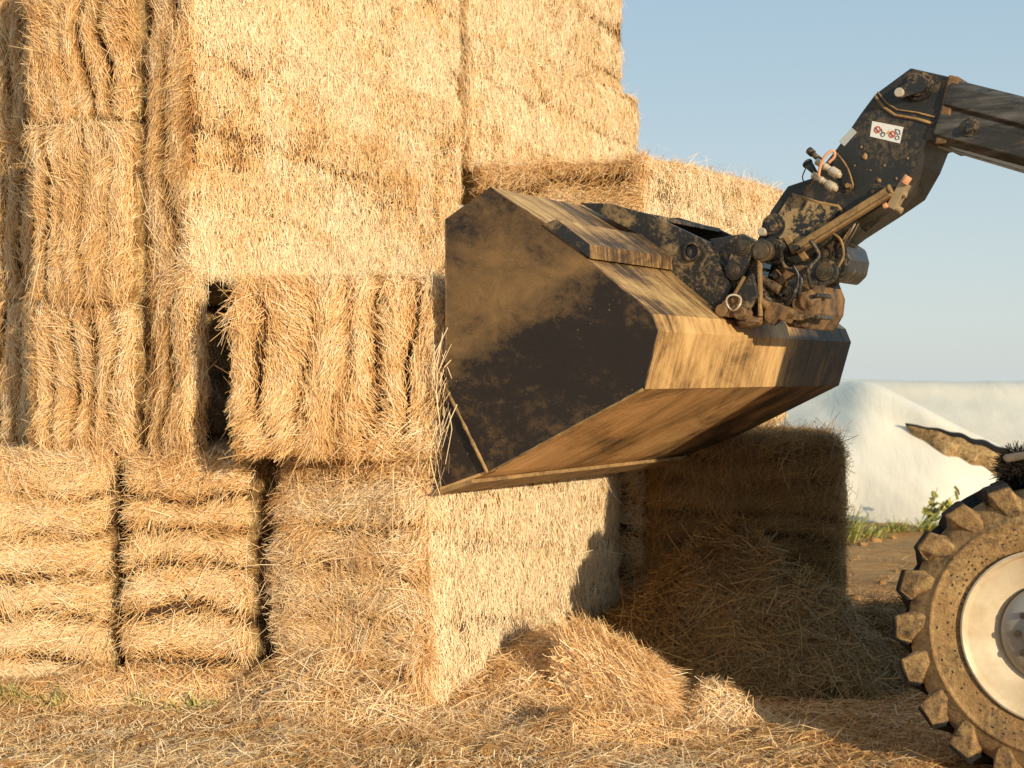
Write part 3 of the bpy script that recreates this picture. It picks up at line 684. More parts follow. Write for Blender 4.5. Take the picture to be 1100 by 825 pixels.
# far berm
P, Q = loft([[gl(x, 27) for x in (700, 900, 1100, 1300, 1600)],
             A3([(780, 418, 22), (900, 413, 22), (1050, 414.5, 21.5), (1200, 414, 21), (1500, 416, 20)]),
             A3([(780, 440, 20.3), (900, 436, 20.3), (1050, 437, 19.8), (1200, 437, 19.3), (1500, 440, 18.5)]),
             [gl(x, d) for x, d in ((770, 18), (900, 18), (1050, 17.5), (1200, 17), (1520, 16))]], 90, 40, seed=3, wr=.05)
hput('plastic_sheet', P, Q, M_SHEET_FAR)
# near spur with a peak and a ridge running down to the right
ridge = A3([(770, 416, 19.6), (850, 413, 18.8), (900, 411, 18.0), (938, 412.5, 17.3), (985, 435, 16.6), (1030, 459, 16.1), (1082, 484, 15.7), (1150, 520, 15.4)])
mid1 = A3([(770, 458, 18.2), (840, 452, 17.5), (890, 446, 17.0), (928, 447, 16.5), (975, 466, 16.1), (1020, 486, 15.7), (1070, 508, 15.4), (1140, 540, 15.2)])
mid2 = A3([(765, 515, 17.0), (835, 510, 16.4), (888, 507, 16.0), (922, 508, 15.8), (965, 514, 15.5), (1010, 526, 15.2), (1058, 543, 15.0), (1130, 560, 14.9)])
base = [gl(x, d) for x, d in ((760, 16.6), (830, 16.1), (884, 15.7), (918, 15.5), (960, 15.2), (1005, 14.9), (1050, 14.7), (1125, 14.6))]
back = [p + Vector((0.9, 1.6, -0.9)) for p in ridge]
P, Q = loft([back, ridge, mid1, mid2, base], 100, 60, seed=8, wr=.05)
hput('plastic_sheet', P, Q, M_SHEET)
# the slit: silage bank showing, with the sheet's black underside curled back along its upper edge
from mathutils.bvhtree import BVHTree
def slit(P, Q):
    """the opening lies on the sheet's own surface: its outline is dropped onto it"""
    tree = BVHTree.FromPolygons([Vector(p) for p in P], [tuple(int(i) for i in q) for q in Q])
    eye = Vector((0, 0, CAM_H))
    def on(px, py, off):
        d = at(px, py, 1.0)-eye; h = tree.ray_cast(eye, d.normalized())
        if h[0] is None: return at(px, py, 15.6)
        n = h[1] if h[1].dot(d) < 0 else -h[1]
        return h[0]+n*off
    T_ = [(974, 460), (986, 461), (998, 463.5), (1010, 464), (1022, 468), (1034, 470), (1046, 476), (1058, 478), (1070, 484), (1082, 488)]
    B_ = [(974, 461.5), (982, 471), (994, 476), (1004, 486), (1014, 494), (1027, 490), (1042, 498), (1056, 501), (1068, 509), (1082, 514)]
    top = [on(x, y, .03) for x, y in T_]; bot = [on(x, y, -.03) for x, y in B_]
    mid_ = [on((a[0]+b[0])/2, (a[1]+b[1])/2, .05) for a, b in zip(T_, B_)]
    p, q = loft([top, mid_, bot], 60, 14, seed=4, wr=.14)
    hput('silage', p, q, M_SILAGE, label='brown silage showing through the slit')
    t0 = [on(x, y-1.6, .05) for x, y in T_]; t1 = [on(x, y-.2, .09) for x, y in T_]; t2 = [on(x, y+1.0+(0, 1, 2, 2.2, 3.2, 3, 4.4, 3.4, 3, 2)[i], .05) for i, (x, y) in enumerate(T_)]
    p, q = loft([t0, t1, t2], 60, 6, seed=5, wr=.02)
    hput('sheet_edge', p, q, simple('black_sheet_underside', (0.012, 0.012, 0.013), .5, 0, 0), label='black underside of the sheet curled along the slit')
slit(P, Q)

# ================================================================ telehandler
K0, U0 = 0.2, 6.46
machine = link('telehandler', None, None, uk(K0, U0, 0.0), -TH)
tag(machine, 'muddy black telehandler lifting its wide bucket to the straw stack', 'telehandler')
def lv(k, u, z): return Vector((k-K0, u-U0, z))
def finish(name, bm, m, parent=machine, bevel=0.0, smooth=False, label=None, tone=None):
    bmesh.ops.recalc_face_normals(bm, faces=bm.faces)
    me = bpy.data.meshes.new(name); bm.to_mesh(me); bm.free()
    for x in (m if isinstance(m, (list, tuple)) else (m,)): me.materials.append(x)
    if smooth:
        for p in me.polygons: p.use_smooth = True
    o = link(name, me, parent)
    if bevel:
        b = o.modifiers.new('bevel', 'BEVEL'); b.width = bevel; b.segments = 2; b.limit_method = 'ANGLE'; b.angle_limit = math.radians(35)
    if label: o['label'] = label
    if smooth and not bevel:
        try: me.shade_auto_smooth = True
        except Exception: pass
    return o
def prism(bm, pts, u0, u1):
    """pts: (k, z) outline; extruded from u0 to u1"""
    a = [bm.verts.new(lv(k, u0, z)) for k, z in pts]; b = [bm.verts.new(lv(k, u1, z)) for k, z in pts]
    bm.faces.new(a); bm.faces.new(b[::-1]); n = len(pts)
    for i in range(n): bm.faces.new((a[i], b[i], b[(i+1) % n], a[(i+1) % n]))
def pprism(bm, px, u0, u1): prism(bm, [kz(x, y, u0) for x, y in px], u0, u1)
def tube(bm, a, b, r, n=20, r2=None, cap=True):
    a, b = Vector(a), Vector(b); d = (b-a).normalized(); x = d.orthogonal().normalized(); y = d.cross(x)
    r2 = r if r2 is None else r2
    A = [bm.verts.new(a+(x*math.cos(t)+y*math.sin(t))*r) for t in [2*math.pi*i/n for i in range(n)]]
    B = [bm.verts.new(b+(x*math.cos(t)+y*math.sin(t))*r2) for t in [2*math.pi*i/n for i in range(n)]]
    for i in range(n): 
        f = bm.faces.new((A[i], A[(i+1) % n], B[(i+1) % n], B[i])); f.smooth = True
    if cap: bm.faces.new(A[::-1]); bm.faces.new(B)
def ucyl(bm, px, py, uref, u0, u1, r, n=24):
    k, z = kz(px, py, uref); tube(bm, lv(k, u0, z), lv(k, u1, z), r, n)
def path(bm, pts, r, n=8):
    """one continuous round rod through the points; r is a radius or one per point"""
    pts = [Vector(p) for p in pts]
    closed = (pts[0]-pts[-1]).length < 1e-6
    if closed: pts = pts[:-1]
    m_ = len(pts); rs = r if isinstance(r, (list, tuple)) else [r]*m_
    ref = Vector((0.13, 1, 0.07)); R_ = []
    for i, p in enumerate(pts):
        if closed: t = pts[(i+1) % m_]-pts[i-1]
        else: t = pts[min(i+1, m_-1)]-pts[max(i-1, 0)]
        t.normalize(); x = (ref-t*ref.dot(t)).normalized() if abs(ref.normalized().dot(t)) < .97 else t.orthogonal().normalized(); y = t.cross(x)
        R_.append([bm.verts.new(p+(x*math.cos(a)+y*math.sin(a))*rs[i]) for a in [2*math.pi*j/n for j in range(n)]])
    for i in range(m_ if closed else m_-1):
        A, B = R_[i], R_[(i+1) % m_]
        for j in range(n): bm.faces.new((A[j], A[(j+1) % n], B[(j+1) % n], B[j])).smooth = True
    if not closed: bm.faces.new(R_[0][::-1]); bm.faces.new(R_[-1])
def each(name, builders, m, parent=None, **kw):
    """one object for each piece"""
    out = []
    for f in builders:
        b = bmesh.new(); f(b); out.append(finish(name, b, m, parent or machine, **kw))
    return out
def boxl(bm, k0, k1, u0, u1, z0, z1): prism(bm, [(k0, z0), (k1, z0), (k1, z1), (k0, z1)], u0, u1)

# ---- bucket
UB0, UB1 = 5.28, 7.67
pf = {n: kz(x, y, UB0) for n, (x, y) in dict(A=(478.5, 235), B=(526, 201), C=(587, 241), D=(634, 281), E=(700, 337), F=(707, 356),
      G=(691, 418), H=(524, 508), T=(471, 527), M=(479, 416)).items()}
bucket = link('bucket', None, machine); bucket['label'] = 'wide muddy steel bucket'
shell_pts = [pf[c] for c in 'BCDEFGHT']
def offset_profile(pts, t):
    out = []
    for i, p in enumerate(pts):
        a = Vector(pts[max(i-1, 0)]); b = Vector(pts[min(i+1, len(pts)-1)]); d = (b-a).normalized()
        out.append((p[0]+d[1]*t, p[1]-d[0]*t))
    return out
def shell_panel(names, name, m, t=0.012, label=None):
    pts = [pf[c] for c in names]; full = [pf[c] for c in 'BCDEFGHT']; inn = offset_profile(full, t)
    idx = ['BCDEFGHT'.index(c) for c in names]
    bm = bmesh.new(); nu = 24
    rows_o = []; rows_i = []
    for j in range(nu+1):
        u = UB0+0.014+(UB1-UB0-0.028)*j/nu
        rows_o.append([bm.verts.new(lv(full[i][0], u, full[i][1])) for i in idx])
        rows_i.append([bm.verts.new(lv(inn[i][0], u, inn[i][1])) for i in idx])
    for j in range(nu):
        for i in range(len(idx)-1):
            bm.faces.new((rows_o[j][i], rows_o[j+1][i], rows_o[j+1][i+1], rows_o[j][i+1]))
            bm.faces.new((rows_i[j][i], rows_i[j][i+1], rows_i[j+1][i+1], rows_i[j+1][i]))
    for j in range(nu):
        for e in (0, -1): bm.faces.new((rows_o[j][e], rows_i[j][e], rows_i[j+1][e], rows_o[j+1][e]))
    for r_o, r_i in ((rows_o[0], rows_i[0]), (rows_o[-1], rows_i[-1])):
        for i in range(len(idx)-1): bm.faces.new((r_o[i], r_o[i+1], r_i[i+1], r_i[i]))
    return finish(name, bm, m, bucket, label=label)
# which side is inside: make sure the inner skin is towards the mouth
_c = Vector((sum(p[0] for p in shell_pts)/8, sum(p[1] for p in shell_pts)/8))
_t = offset_profile(shell_pts, 0.012)
SG = 1 if (Vector(_t[3])-_c).length < (Vector(shell_pts[3])-_c).length else -1
shell_panel('BCDE', 'back_plate', M_SHELL_TOP, 0.012*SG, 'dusty upper back plate')
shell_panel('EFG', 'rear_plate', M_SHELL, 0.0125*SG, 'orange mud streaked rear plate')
shell_panel('GHT', 'floor_plate', M_FLOOR, 0.013*SG, 'orange scraped underside of the bucket floor')
side_poly = [pf[c] for c in 'ABCDEFGHM']
for u0, u1, lab in ((UB0, UB0+0.014, 'near side plate, dark paint under dust'), (UB1-0.014, UB1, 'far side plate')):
    bm = bmesh.new(); prism(bm, side_poly, u0, u1); finish('side_plate', bm, M_SIDE, bucket, bevel=0.002, label=lab)
# low side cheeks set in a little
for u0, u1 in ((UB0+0.02, UB0+0.034), (UB1-0.034, UB1-0.02)):
    bm = bmesh.new(); Mx = pf['M']; prism(bm, [(Mx[0]+.004, Mx[1]), (pf['H'][0]+.02, pf['H'][1]+.004), (pf['T'][0]+.01, pf['T'][1]+.01), (pf['T'][0]+.0, pf['T'][1]+.09)], u0, u1)
    finish('side_cheek', bm, M_SIDE, bucket)
# muddy beads along the plate edges
def bead(names, u, r, m=M_RUST):
    bm = bmesh.new(); rr = random.Random(3); pts = []
    for a, b in zip(names[:-1], names[1:]):
        A = Vector(pf[a]); B = Vector(pf[b]); n = max(2, int((B-A).length/0.03))
        for i in range(n): q = A.lerp(B, i/n); pts.append(lv(q.x, u, q.y))
    pts.append(lv(pf[names[-1]][0], u, pf[names[-1]][1]))
    path(bm, pts, [r*rr.uniform(.6, 1.1) for _ in pts], 8)
    finish('weld_bead', bm, m, bucket, smooth=True)
bead('MH', UB0-0.002, 0.010); bead('HG', UB0+0.002, 0.007); bead('AM', UB0+.003, 0.006, M_MUDDY); bead('BCDEFG', UB0+0.004, .0055, M_MUDDY)
# cutting edge bolted under the lip
bm = bmesh.new(); T_ = Vector(pf['T']); H_ = Vector(pf['H']); dd = (H_-T_).normalized(); nn_ = Vector((dd.y, -dd.x))
if nn_.y > 0: nn_ = -nn_
e0 = T_-dd*0.035; e1 = T_+dd*0.20
prism(bm, [(e0.x, e0.y), (e1.x+nn_.x*.003, e1.y+nn_.y*.003), (e1.x+nn_.x*.022, e1.y+nn_.y*.022), (T_.x+dd.x*.01+nn_.x*.02, T_.y+dd.y*.01+nn_.y*.02)], UB0-0.004, UB1+0.004)
finish('cutting_edge', bm, M_RUST, bucket, bevel=.002)
# stiffening box along the back between C and D
c1 = kz(599, 235.5, UB0); c2 = kz(634, 262.5, UB0)
bm = bmesh.new(); prism(bm, [(pf['C'][0]-.02, pf['C'][1]-.002), c1, c2, (pf['D'][0]+.004, pf['D'][1]+.012)], UB0-0.003, UB1+0.003)
finish('stiffener', bm, M_SHELL_TOP, bucket, bevel=.003)
bm = bmesh.new(); prism(bm, [(pf['C'][0]-.015, pf['C'][1]), c1, c2, (pf['D'][0]+.004, pf['D'][1]+.014)], UB0-0.009, UB0-0.0035)
finish('end_cap', bm, M_BLACK, bucket, bevel=.001)
# top lip and bracket plates of the hitch
UH0, UH1 = 6.07, 6.86
for u0, u1 in ((UH0, UH0+.03), (UH1-.03, UH1)):
    bm = bmesh.new()
    pts = [kz(x, y, UH0) for x, y in ((622, 218), (655, 218.5), (700, 231), (757, 258), (786, 308), (770, 337), (722, 294), (688, 253))]
    prism(bm, pts, u0, u1)
    finish('hitch_plate', bm, M_BLACK, bucket, bevel=.003)
bm = bmesh.new(); k, z = kz(745, 270, UH0)
for j in range(24):
    a0, a1 = 2*math.pi*j/24, 2*math.pi*(j+1)/24
    ro, ri = .047, .034
    q = [lv(k+math.cos(a)*r_, u_, z+math.sin(a)*r_) for a, r_, u_ in ((a0, ro, UH0-.022), (a1, ro, UH0-.022), (a1, ri, UH0-.022), (a0, ri, UH0-.022))]
    bm.faces.new([bm.verts.new(p) for p in q])
    q = [lv(k+math.cos(a)*ro, u_, z+math.sin(a)*ro) for a, u_ in ((a0, UH0-.022), (a1, UH0-.022), (a1, UH0+.001), (a0, UH0+.001))]
    bm.faces.new([bm.verts.new(p) for p in q])
bmesh.ops.remove_doubles(bm, verts=bm.verts, dist=.0005)
finish('eye_ring', bm, M_HITCH, bucket, smooth=False)
bm = bmesh.new(); tube(bm, lv(k, UH0-.003, z), lv(k, UH0-.0015, z), .034, 24); finish('eye_hole', bm, M_INK, bucket)
# cross plate tying the hitch brackets on top
bm = bmesh.new(); a = kz(640, 220, UH0); b_ = kz(704, 232, UH0); 
prism(bm, [(a[0], a[1]+.004), (b_[0], b_[1]+.006), (b_[0], b_[1]-.016), (a[0], a[1]-.016)], UH0+.031, UH1-.031); finish('cross_plate', bm, M_BLACK, bucket, bevel=.002)
bm = bmesh.new(); prism(bm, [kz(x, y, UH0) for x, y in ((757, 258), (790, 300), (784, 312), (748, 268))], UH0+.031, UH1-.031); finish('cross_plate', bm, M_HITCH, bucket, bevel=.002)
# stray stalks hanging from the lip
rng = np.random.default_rng(5); n = 60
kk = rng.normal(pf['M'][0]-.015, .02, n); zz = rng.uniform(1.1, 1.75, n); uu = UB0+rng.normal(-.01, .03, n)
Pn = np.array([list(lv(a_, b2, c2_)) for a_, b2, c2_ in zip(kk, uu, zz)])
Tn = np.stack([rng.normal(-.2, .3, n), rng.normal(0, .2, n), np.full(n, -1.0)], 1)
sv, sq, st = strands(Pn, Tn, norm(rng.normal(size=(n, 3))), rng.uniform(.1, .32, n), rng.uniform(.003, .005, n), rng.normal(0, .02, n), rng.uniform(.6, 1, n), rng)
tag(link('hanging_straw', from_arrays('hanging_straw', sv, sq, None, (M_STRAW,), st), bucket), 'stray stalks hanging on the near lip', None, None, 'stuff')

# ---- boom head (gooseneck)
UG0, UG1 = 6.25, 6.62
bm = bmesh.new()
goose = [(978, 73), (1027, 84), (1019, 118), (1010, 149), (994, 153), (985, 176), (968, 206), (942, 224), (902, 250), (880, 267), (860, 281), (834, 291),
         (813, 258), (828, 226), (846, 200), (873, 191), (899, 159), (925, 121), (940, 101)]
pprism(bm, goose, UG0, UG1); head = finish('boom_head', bm, M_HEAD, bevel=.006)
# welded flange where the boom meets its head
bm = bmesh.new(); pprism(bm, [(1019, 80), (1031, 82.5), (1021, 120), (1016, 154), (1004, 155), (1010, 118)], UG0-.02, UG1+.02)
finish('flange', bm, M_MUDDY, head, bevel=.006)
def gp(pts, du): return [lv(*(lambda q: (q[0], UG0-du, q[1]))(kz(x, y, UG0))) for x, y in pts]
each('weld_seam', [lambda b: path(b, gp([(940, 103), (950, 116), (962, 124), (985, 128), (1003, 133)], .004), .007),
                   lambda b: path(b, gp([(943, 99), (953, 111), (964, 118), (985, 121), (1005, 126)], .004), .004),
                   lambda b: path(b, gp([(852, 209), (880, 218), (901, 222), (906, 228)], .006), .008)], M_RUST, head, smooth=True)
bm = bmesh.new(); pprism(bm, [(850, 207), (904, 224), (868, 262), (838, 262), (832, 236)], UG0-.012, UG0-.0005); finish('cheek_plate', bm, mud_steel('flaky_mud_cheek', amount=.50, scale=7, soft=.025, mud=(.42, .28, .13)), head, bevel=.002)

def boss(cx, cy, u, r, name='pin', parent=head, n=3, m=M_HITCH, depth=.03):
    bm = bmesh.new()
    k, z = kz(cx, cy, u)
    tube(bm, lv(k, u-depth*.35, z), lv(k, u+.002, z), r, 28)
    tube(bm, lv(k, u-depth*.7, z), lv(k, u-depth*.35-.0005, z), r*.74, 28)
    tube(bm, lv(k, u-depth*1.1, z), lv(k, u-depth*.7-.0005, z), r*.45, 20)
    tube(bm, lv(k, u-depth*1.25, z), lv(k, u-depth*1.1-.0005, z), r*.2, 12)
    return finish(name, bm, m, parent, bevel=.0015)
boss(988, 93, UG0, .064, depth=.045, m=M_HITCH)
bm = bmesh.new(); a = kz(988, 92, UG0-.035); b_ = kz(969, 101, UG0-.035)
def link_plate(bm, a, b, ra, rb, u0, u1, n=12):
    A = Vector(a); B = Vector(b); d = (B-A); an = math.atan2(d.y, d.x)
    pts = [(A.x+ra*math.cos(an+math.pi/2+math.pi*i/n), A.y+ra*math.sin(an+math.pi/2+math.pi*i/n)) for i in range(n+1)]
    pts += [(B.x+rb*math.cos(an-math.pi/2+math.pi*i/n), B.y+rb*math.sin(an-math.pi/2+math.pi*i/n)) for i in range(n+1)]
    prism(bm, pts, u0, u1)
link_plate(bm, a, b_, .038, .024, UG0-.062, UG0-.05); finish('pin_keeper', bm, M_HITCH, head, bevel=.002)
bm = bmesh.new(); tube(bm, lv(b_[0], UG0-.085, b_[1]), lv(b_[0], UG0-.0625, b_[1]), .021, 16); tube(bm, lv(b_[0], UG0-.0505, b_[1]), lv(b_[0], UG0, b_[1]), .012, 12); finish('bolt', bm, M_ZINC, head, bevel=.003)
boss(832, 243, UG0, .060, depth=.035)
bm = bmesh.new(); k, z = kz(820.5, 249.5, UG0-.02); tube(bm, lv(k, UG0-.05, z), lv(k, UG0, z), .02, 14); finish('bolt', bm, M_ZINC, head, bevel=.004)

# sticker with its small pictograms, and the silver plate
def quad_px(bm, px, u):
    bm.faces.new([bm.verts.new(lv(kz(x, y, u)[0], u, kz(x, y, u)[1])) for x, y in px])
bm = bmesh.new(); pprism(bm, [(937, 130), (970.5, 136.5), (966.5, 154), (934.5, 146.5)], UG0-.002, UG0-.0003); st_ = finish('warning_sticker', bm, M_WHITE, head)
def S2(a, b):   # sticker coordinates 0..1
    A = Vector((937, 130)); B = Vector((970.5, 136.5)); D = Vector((934.5, 146.5)); p = A+(B-A)*a+(D-A)*b; return p.x, p.y
u_ = UG0-.0034
for cx in (.20, .68):
    bmr = bmesh.new(); cc = S2(cx, .48 if cx < .5 else .6); k, z = kz(*cc, u_); 
    for j in range(18):
        a0, a1 = 2*math.pi*j/18, 2*math.pi*(j+1)/18
        bmr.faces.new([bmr.verts.new(lv(k+math.cos(a)*r_, u_, z+math.sin(a)*r_)) for a, r_ in ((a0, .0165), (a1, .0165), (a1, .0105), (a0, .0105))])
    tube(bmr, lv(k-.009, u_, z+.009), lv(k+.009, u_, z-.009), .002, 6); finish('red_print', bmr, M_RED, st_)
def S3(a, b, u=u_):
    k, z = kz(*S2(a, b), u); return lv(k, u, z)
bmk = bmesh.new(); path(bmk, [S3(.32, .38), S3(.38, .62), S3(.30, .7)], .0018, 5); path(bmk, [S3(.38, .62), S3(.46, .58)], .0018, 5); finish('black_print', bmk, M_INK, st_); bmk = bmesh.new()
path(bmk, [S3(.76, .22), S3(.90, .25), S3(.93, .5), S3(.86, .55), S3(.80, .42), S3(.76, .22)], .0016, 5)
for cx, cy in ((.40, .72), (.86, .75)):
    k, z = kz(*S2(cx, cy), u_); pts = [lv(k+.009*math.cos(t), u_, z+.009*math.sin(t)) for t in [2*math.pi*i/12 for i in range(13)]]; path(bmk, pts, .0014, 5)
path(bmk, [S3(.14, .36), S3(.2, .5), S3(.25, .62)], .0022, 5); path(bmk, [S3(.63, .5), S3(.68, .62), S3(.72, .7)], .0022, 5)
finish('black_print', bmk, M_INK, st_)
bmy = bmesh.new(); bmy.faces.new([bmy.verts.new(S3(a, b, u_)) for a, b in ((.50, .62), (.60, .64), (.555, .36))]); finish('yellow_print', bmy, simple('yellow_print', (.75, .4, .05), .5, 0, 0), st_)
bm = bmesh.new(); pprism(bm, [(915, 137), (920.5, 142), (907, 157), (901, 152)], UG0-.002, UG0-.0003); finish('silver_label', bm, M_SILVER, head)

# quick couplings, caps, strap and loops
def P3(x, y, u): k, z = kz(x, y, u); return lv(k, u, z)
for (x, y) in ((895, 184.5), (891, 199)):
    bm = bmesh.new()
    a = P3(x-15, y-10, UG0-.10); b_ = P3(x-2, y-1.5, UG0-.11); c_ = P3(x+5, y+3, UG0-.115)
    tube(bm, a, b_, .014, 16); tube(bm, b_, c_, .022, 16); tube(bm, c_, P3(x+8, y+4.2, UG0-.117), .018, 16, .012)
    tube(bm, P3(x-9, y-6, UG0-.104), P3(x-7, y-4.6, UG0-.1045), .018, 16)
    tube(bm, P3(x-18, y-11, UG0-.098), P3(x-15, y-9.8, UG0-.0995), .018, 6)
    tube(bm, P3(x-14, y-8, UG0-.10), P3(x-14, y-8, UG0), .014, 10)
    finish('coupling', bm, M_ZINC, head, bevel=.002)
bm = bmesh.new(); tube(bm, P3(870, 162.5, UG0-.06), P3(881, 172, UG0-.08), .013, 12); tube(bm, P3(869, 161.5, UG0-.058), P3(873, 165, UG0-.065), .018, 12); finish('dust_cap', bm, M_BLACK, head)
bm = bmesh.new(); tube(bm, P3(868, 176, UG0-.06), P3(876, 186, UG0-.08), .022, 12, .012); tube(bm, P3(867, 175, UG0-.058), P3(868, 176.2, UG0-.06), .025, 12); finish('dust_cap', bm, M_INK, head)
def arc(bm, pts, r, steps=5, n=7):
    Pp = [Vector(p) for p in pts]; out = []
    T = np.linspace(0, 1, (len(Pp)-1)*steps+1); I = interp(Pp, T); path(bm, [Vector(p) for p in I], r, n)
bm = bmesh.new(); arc(bm, [P3(879, 190, UG0-.12), P3(882, 176, UG0-.13), P3(888, 166, UG0-.13), P3(895, 162, UG0-.12), P3(896.5, 168, UG0-.11), P3(890, 175, UG0-.11)], .007); finish('strap', bm, M_ORANGE, head, smooth=True)
bm = bmesh.new(); arc(bm, [P3(868, 176, UG0-.07), P3(862, 190, UG0-.06), P3(866, 197, UG0-.05), P3(872, 196, UG0-.04)], .003); finish('cap_cord', bm, M_INK, head, smooth=True)
bm = bmesh.new(); arc(bm, [P3(864, 208, UG0-.02), P3(872, 197, UG0-.07), P3(880, 185, UG0-.1)], .0035); finish('cap_cord', bm, M_RUST, head, smooth=True)
bm = bmesh.new(); arc(bm, [P3(898, 164, UG0-.01), P3(905, 172, UG0-.03), P3(911, 182, UG0-.03), P3(915, 194, UG0-.03), P3(916, 200, UG0-.03), P3(913, 204, UG0-.015)], .0045); finish('wire_guard', bm, M_RUST, head, smooth=True)
bm = bmesh.new(); ucyl(bm, 912.5, 200, UG0, UG0-.03, UG0, .011, 10); finish('bolt', bm, M_RUST, head)
# small stones of dried mud on the head
bm = bmesh.new(); rr = random.Random(8)
for x, y, s in ((929, 168, .013), (944, 194, .010), (938, 206, .008), (925, 158, .006), (950, 178, .005), (975, 170, .006), (918, 178, .005), (963, 192, .006), (935, 183, .004)):
    p = P3(x, y, UG0-.002)
    r = bmesh.ops.create_icosphere(bm, subdivisions=2, radius=s)
    for v in r['verts']: v.co = Vector((v.co.x*(1+rr.uniform(-.2, .3)), v.co.y*.5, v.co.z*(1.1+rr.uniform(-.2, .3))))+p
finish('mud_spatter', bm, M_RUST, head, smooth=True)['kind'] = 'stuff'

# ---- boom
def boom_section():
    ka, za = kz(1023, 84, UG0-.03); kb, zb = kz(1100, 103, UG0-.03); sl = (zb-za)/(kb-ka)
    kc, zc = kz(1012, 152, UG0-.03)
    h = (za-zc)/math.sqrt(1+sl*sl)*1.0
    K = np.array([ka, 2.4]); L = 1.0
    d = Vector((1, sl)).normalized(); nrm = Vector((-d.y, d.x))
    return Vector((ka, za)), d, nrm, .283
bo, bd, bn, bh = boom_section()
def boom_box(bm, s0, s1, u0, u1, w0, w1):
    """box along the boom: s along it, w measured down from its top edge"""
    P = lambda s, w: bo+bd*s-bn*w
    prism(bm, [tuple(P(s0, w0)), tuple(P(s1, w0)), tuple(P(s1, w1)), tuple(P(s0, w1))], u0, u1)
bm = bmesh.new()
cs = [(UG0-.03, .03), (UG0-.005, 0.0), (UG1+.005, 0.0), (UG1+.03, .03), (UG1+.03, .115), (UG1+.015, .13), (UG1+.015, .15), (UG1+.03, .165), (UG1+.03, .25), (UG1, .283), (UG0, .283), (UG0-.03, .25), (UG0-.03, .165), (UG0-.012, .15), (UG0-.012, .13), (UG0-.03, .115)]
def ring(s):
    out = []
    for u, w in cs:
        p = bo+bd*s-bn*w; out.append(bm.verts.new(lv(p.x, u, p.y)))
    return out
A_ = ring(0.0); B_ = ring(3.7); bm.faces.new(A_); bm.faces.new(B_[::-1])
for i in range(len(cs)): bm.faces.new((A_[i], A_[(i+1) % len(cs)], B_[(i+1) % len(cs)], B_[i]))
boom = finish('boom', bm, M_BOOM, bevel=.004)
boss(1042, 137, UG0-.03, .040, 'bolt', boom, m=M_BLACK, depth=.018)
bm = bmesh.new(); k, z = kz(1042, 137, UG0-.052); tube(bm, lv(k, UG0-.062, z), lv(k, UG0-.049, z), .022, 6); finish('bolt', bm, M_HITCH, boom, bevel=.002)
bm = bmesh.new()
p = bo+bd*.02-bn*.295; q = bo+bd*3.2-bn*.36; tube(bm, lv(p.x, UG0+.04, p.y), lv(q.x, UG0+.04, q.y), .006, 8)
finish('hydraulic_line', bm, M_ZINC, boom)

# ---- tilt cylinder guard, rod and lever
def bar(bm, a, b, w, h):
    a, b = Vector(a), Vector(b); d = (b-a).normalized(); s = Vector((0, 1, 0)); t = d.cross(s).normalized()
    A = [bm.verts.new(a+s*x*w+t*y*h) for x, y in ((-.5, -.5), (.5, -.5), (.5, .5), (-.5, .5))]
    B = [bm.verts.new(b+s*x*w+t*y*h) for x, y in ((-.5, -.5), (.5, -.5), (.5, .5), (-.5, .5))]
    bm.faces.new(A[::-1]); bm.faces.new(B)
    for i in range(4): bm.faces.new((A[i], A[(i+1) % 4], B[(i+1) % 4], B[i]))
ua = UG0-.075
bm = bmesh.new(); bar(bm, P3(854, 267, ua), P3(955, 205, ua), .04, .036); bar(bm, P3(858, 271, ua-.012), P3(958, 209.0, ua-.012), .045, .014)
tube(bm, P3(955, 205, ua), P3(958.5, 203, ua), .027, 14)
finish('hose_guard', bm, M_RUST, machine, bevel=.006)
each('guard_bracket', [lambda b: bar(b, P3(862, 262, UG0-.02), P3(885, 252, UG0-.02), .05, .03), lambda b: bar(b, P3(845, 254, UG0-.03), P3(855, 272, UG0-.03), .02, .03),
     lambda b: bar(b, P3(858, 268, ua), P3(866, 279, ua+.03), .02, .03)], M_RUST, bevel=.003)
bm = bmesh.new(); uc = 6.43
tube(bm, P3(985, 190, uc), P3(925, 243, uc), .042, 24); cyl = finish('tilt_cylinder', bm, M_BLACK, machine, bevel=.003)
bm = bmesh.new(); ur = 6.3
tube(bm, P3(932, 214, ur), P3(902, 268, ur), .022, 20); finish('cylinder_rod', bm, M_CHROME, cyl)
bm = bmesh.new(); path(bm, [P3(928, 222, ur-.03), P3(912, 252, ur-.03)], .006); finish('hydraulic_line', bm, M_ZINC, cyl, smooth=True)
# valve block with its orange plugs
bm = bmesh.new(); bar(bm, P3(973, 197, UG0-.05), P3(958, 224, UG0-.05), .06, .04)
tube(bm, P3(964, 206, UG0-.06), P3(974, 210, UG0-.06), .014, 10); tube(bm, P3(960, 222, UG0-.05), P3(969, 227, UG0-.05), .016, 10); tube(bm, P3(950, 217, UG0-.05), P3(960, 221, UG0-.05), .012, 10)
vb = finish('valve_block', bm, simple('valve_bronze', (.38, .27, .15), .45, .2, .4), machine, bevel=.003)
bm = bmesh.new(); tube(bm, P3(971, 197, UG0-.085), P3(976, 189.5, UG0-.085), .02, 8); finish('orange_plug', bm, M_ORANGE, vb, bevel=.002)
bm = bmesh.new(); tube(bm, P3(953, 220, UG0-.085), P3(949, 222, UG0-.085), .013, 8); finish('orange_plug', bm, M_ORANGE, vb, bevel=.002)

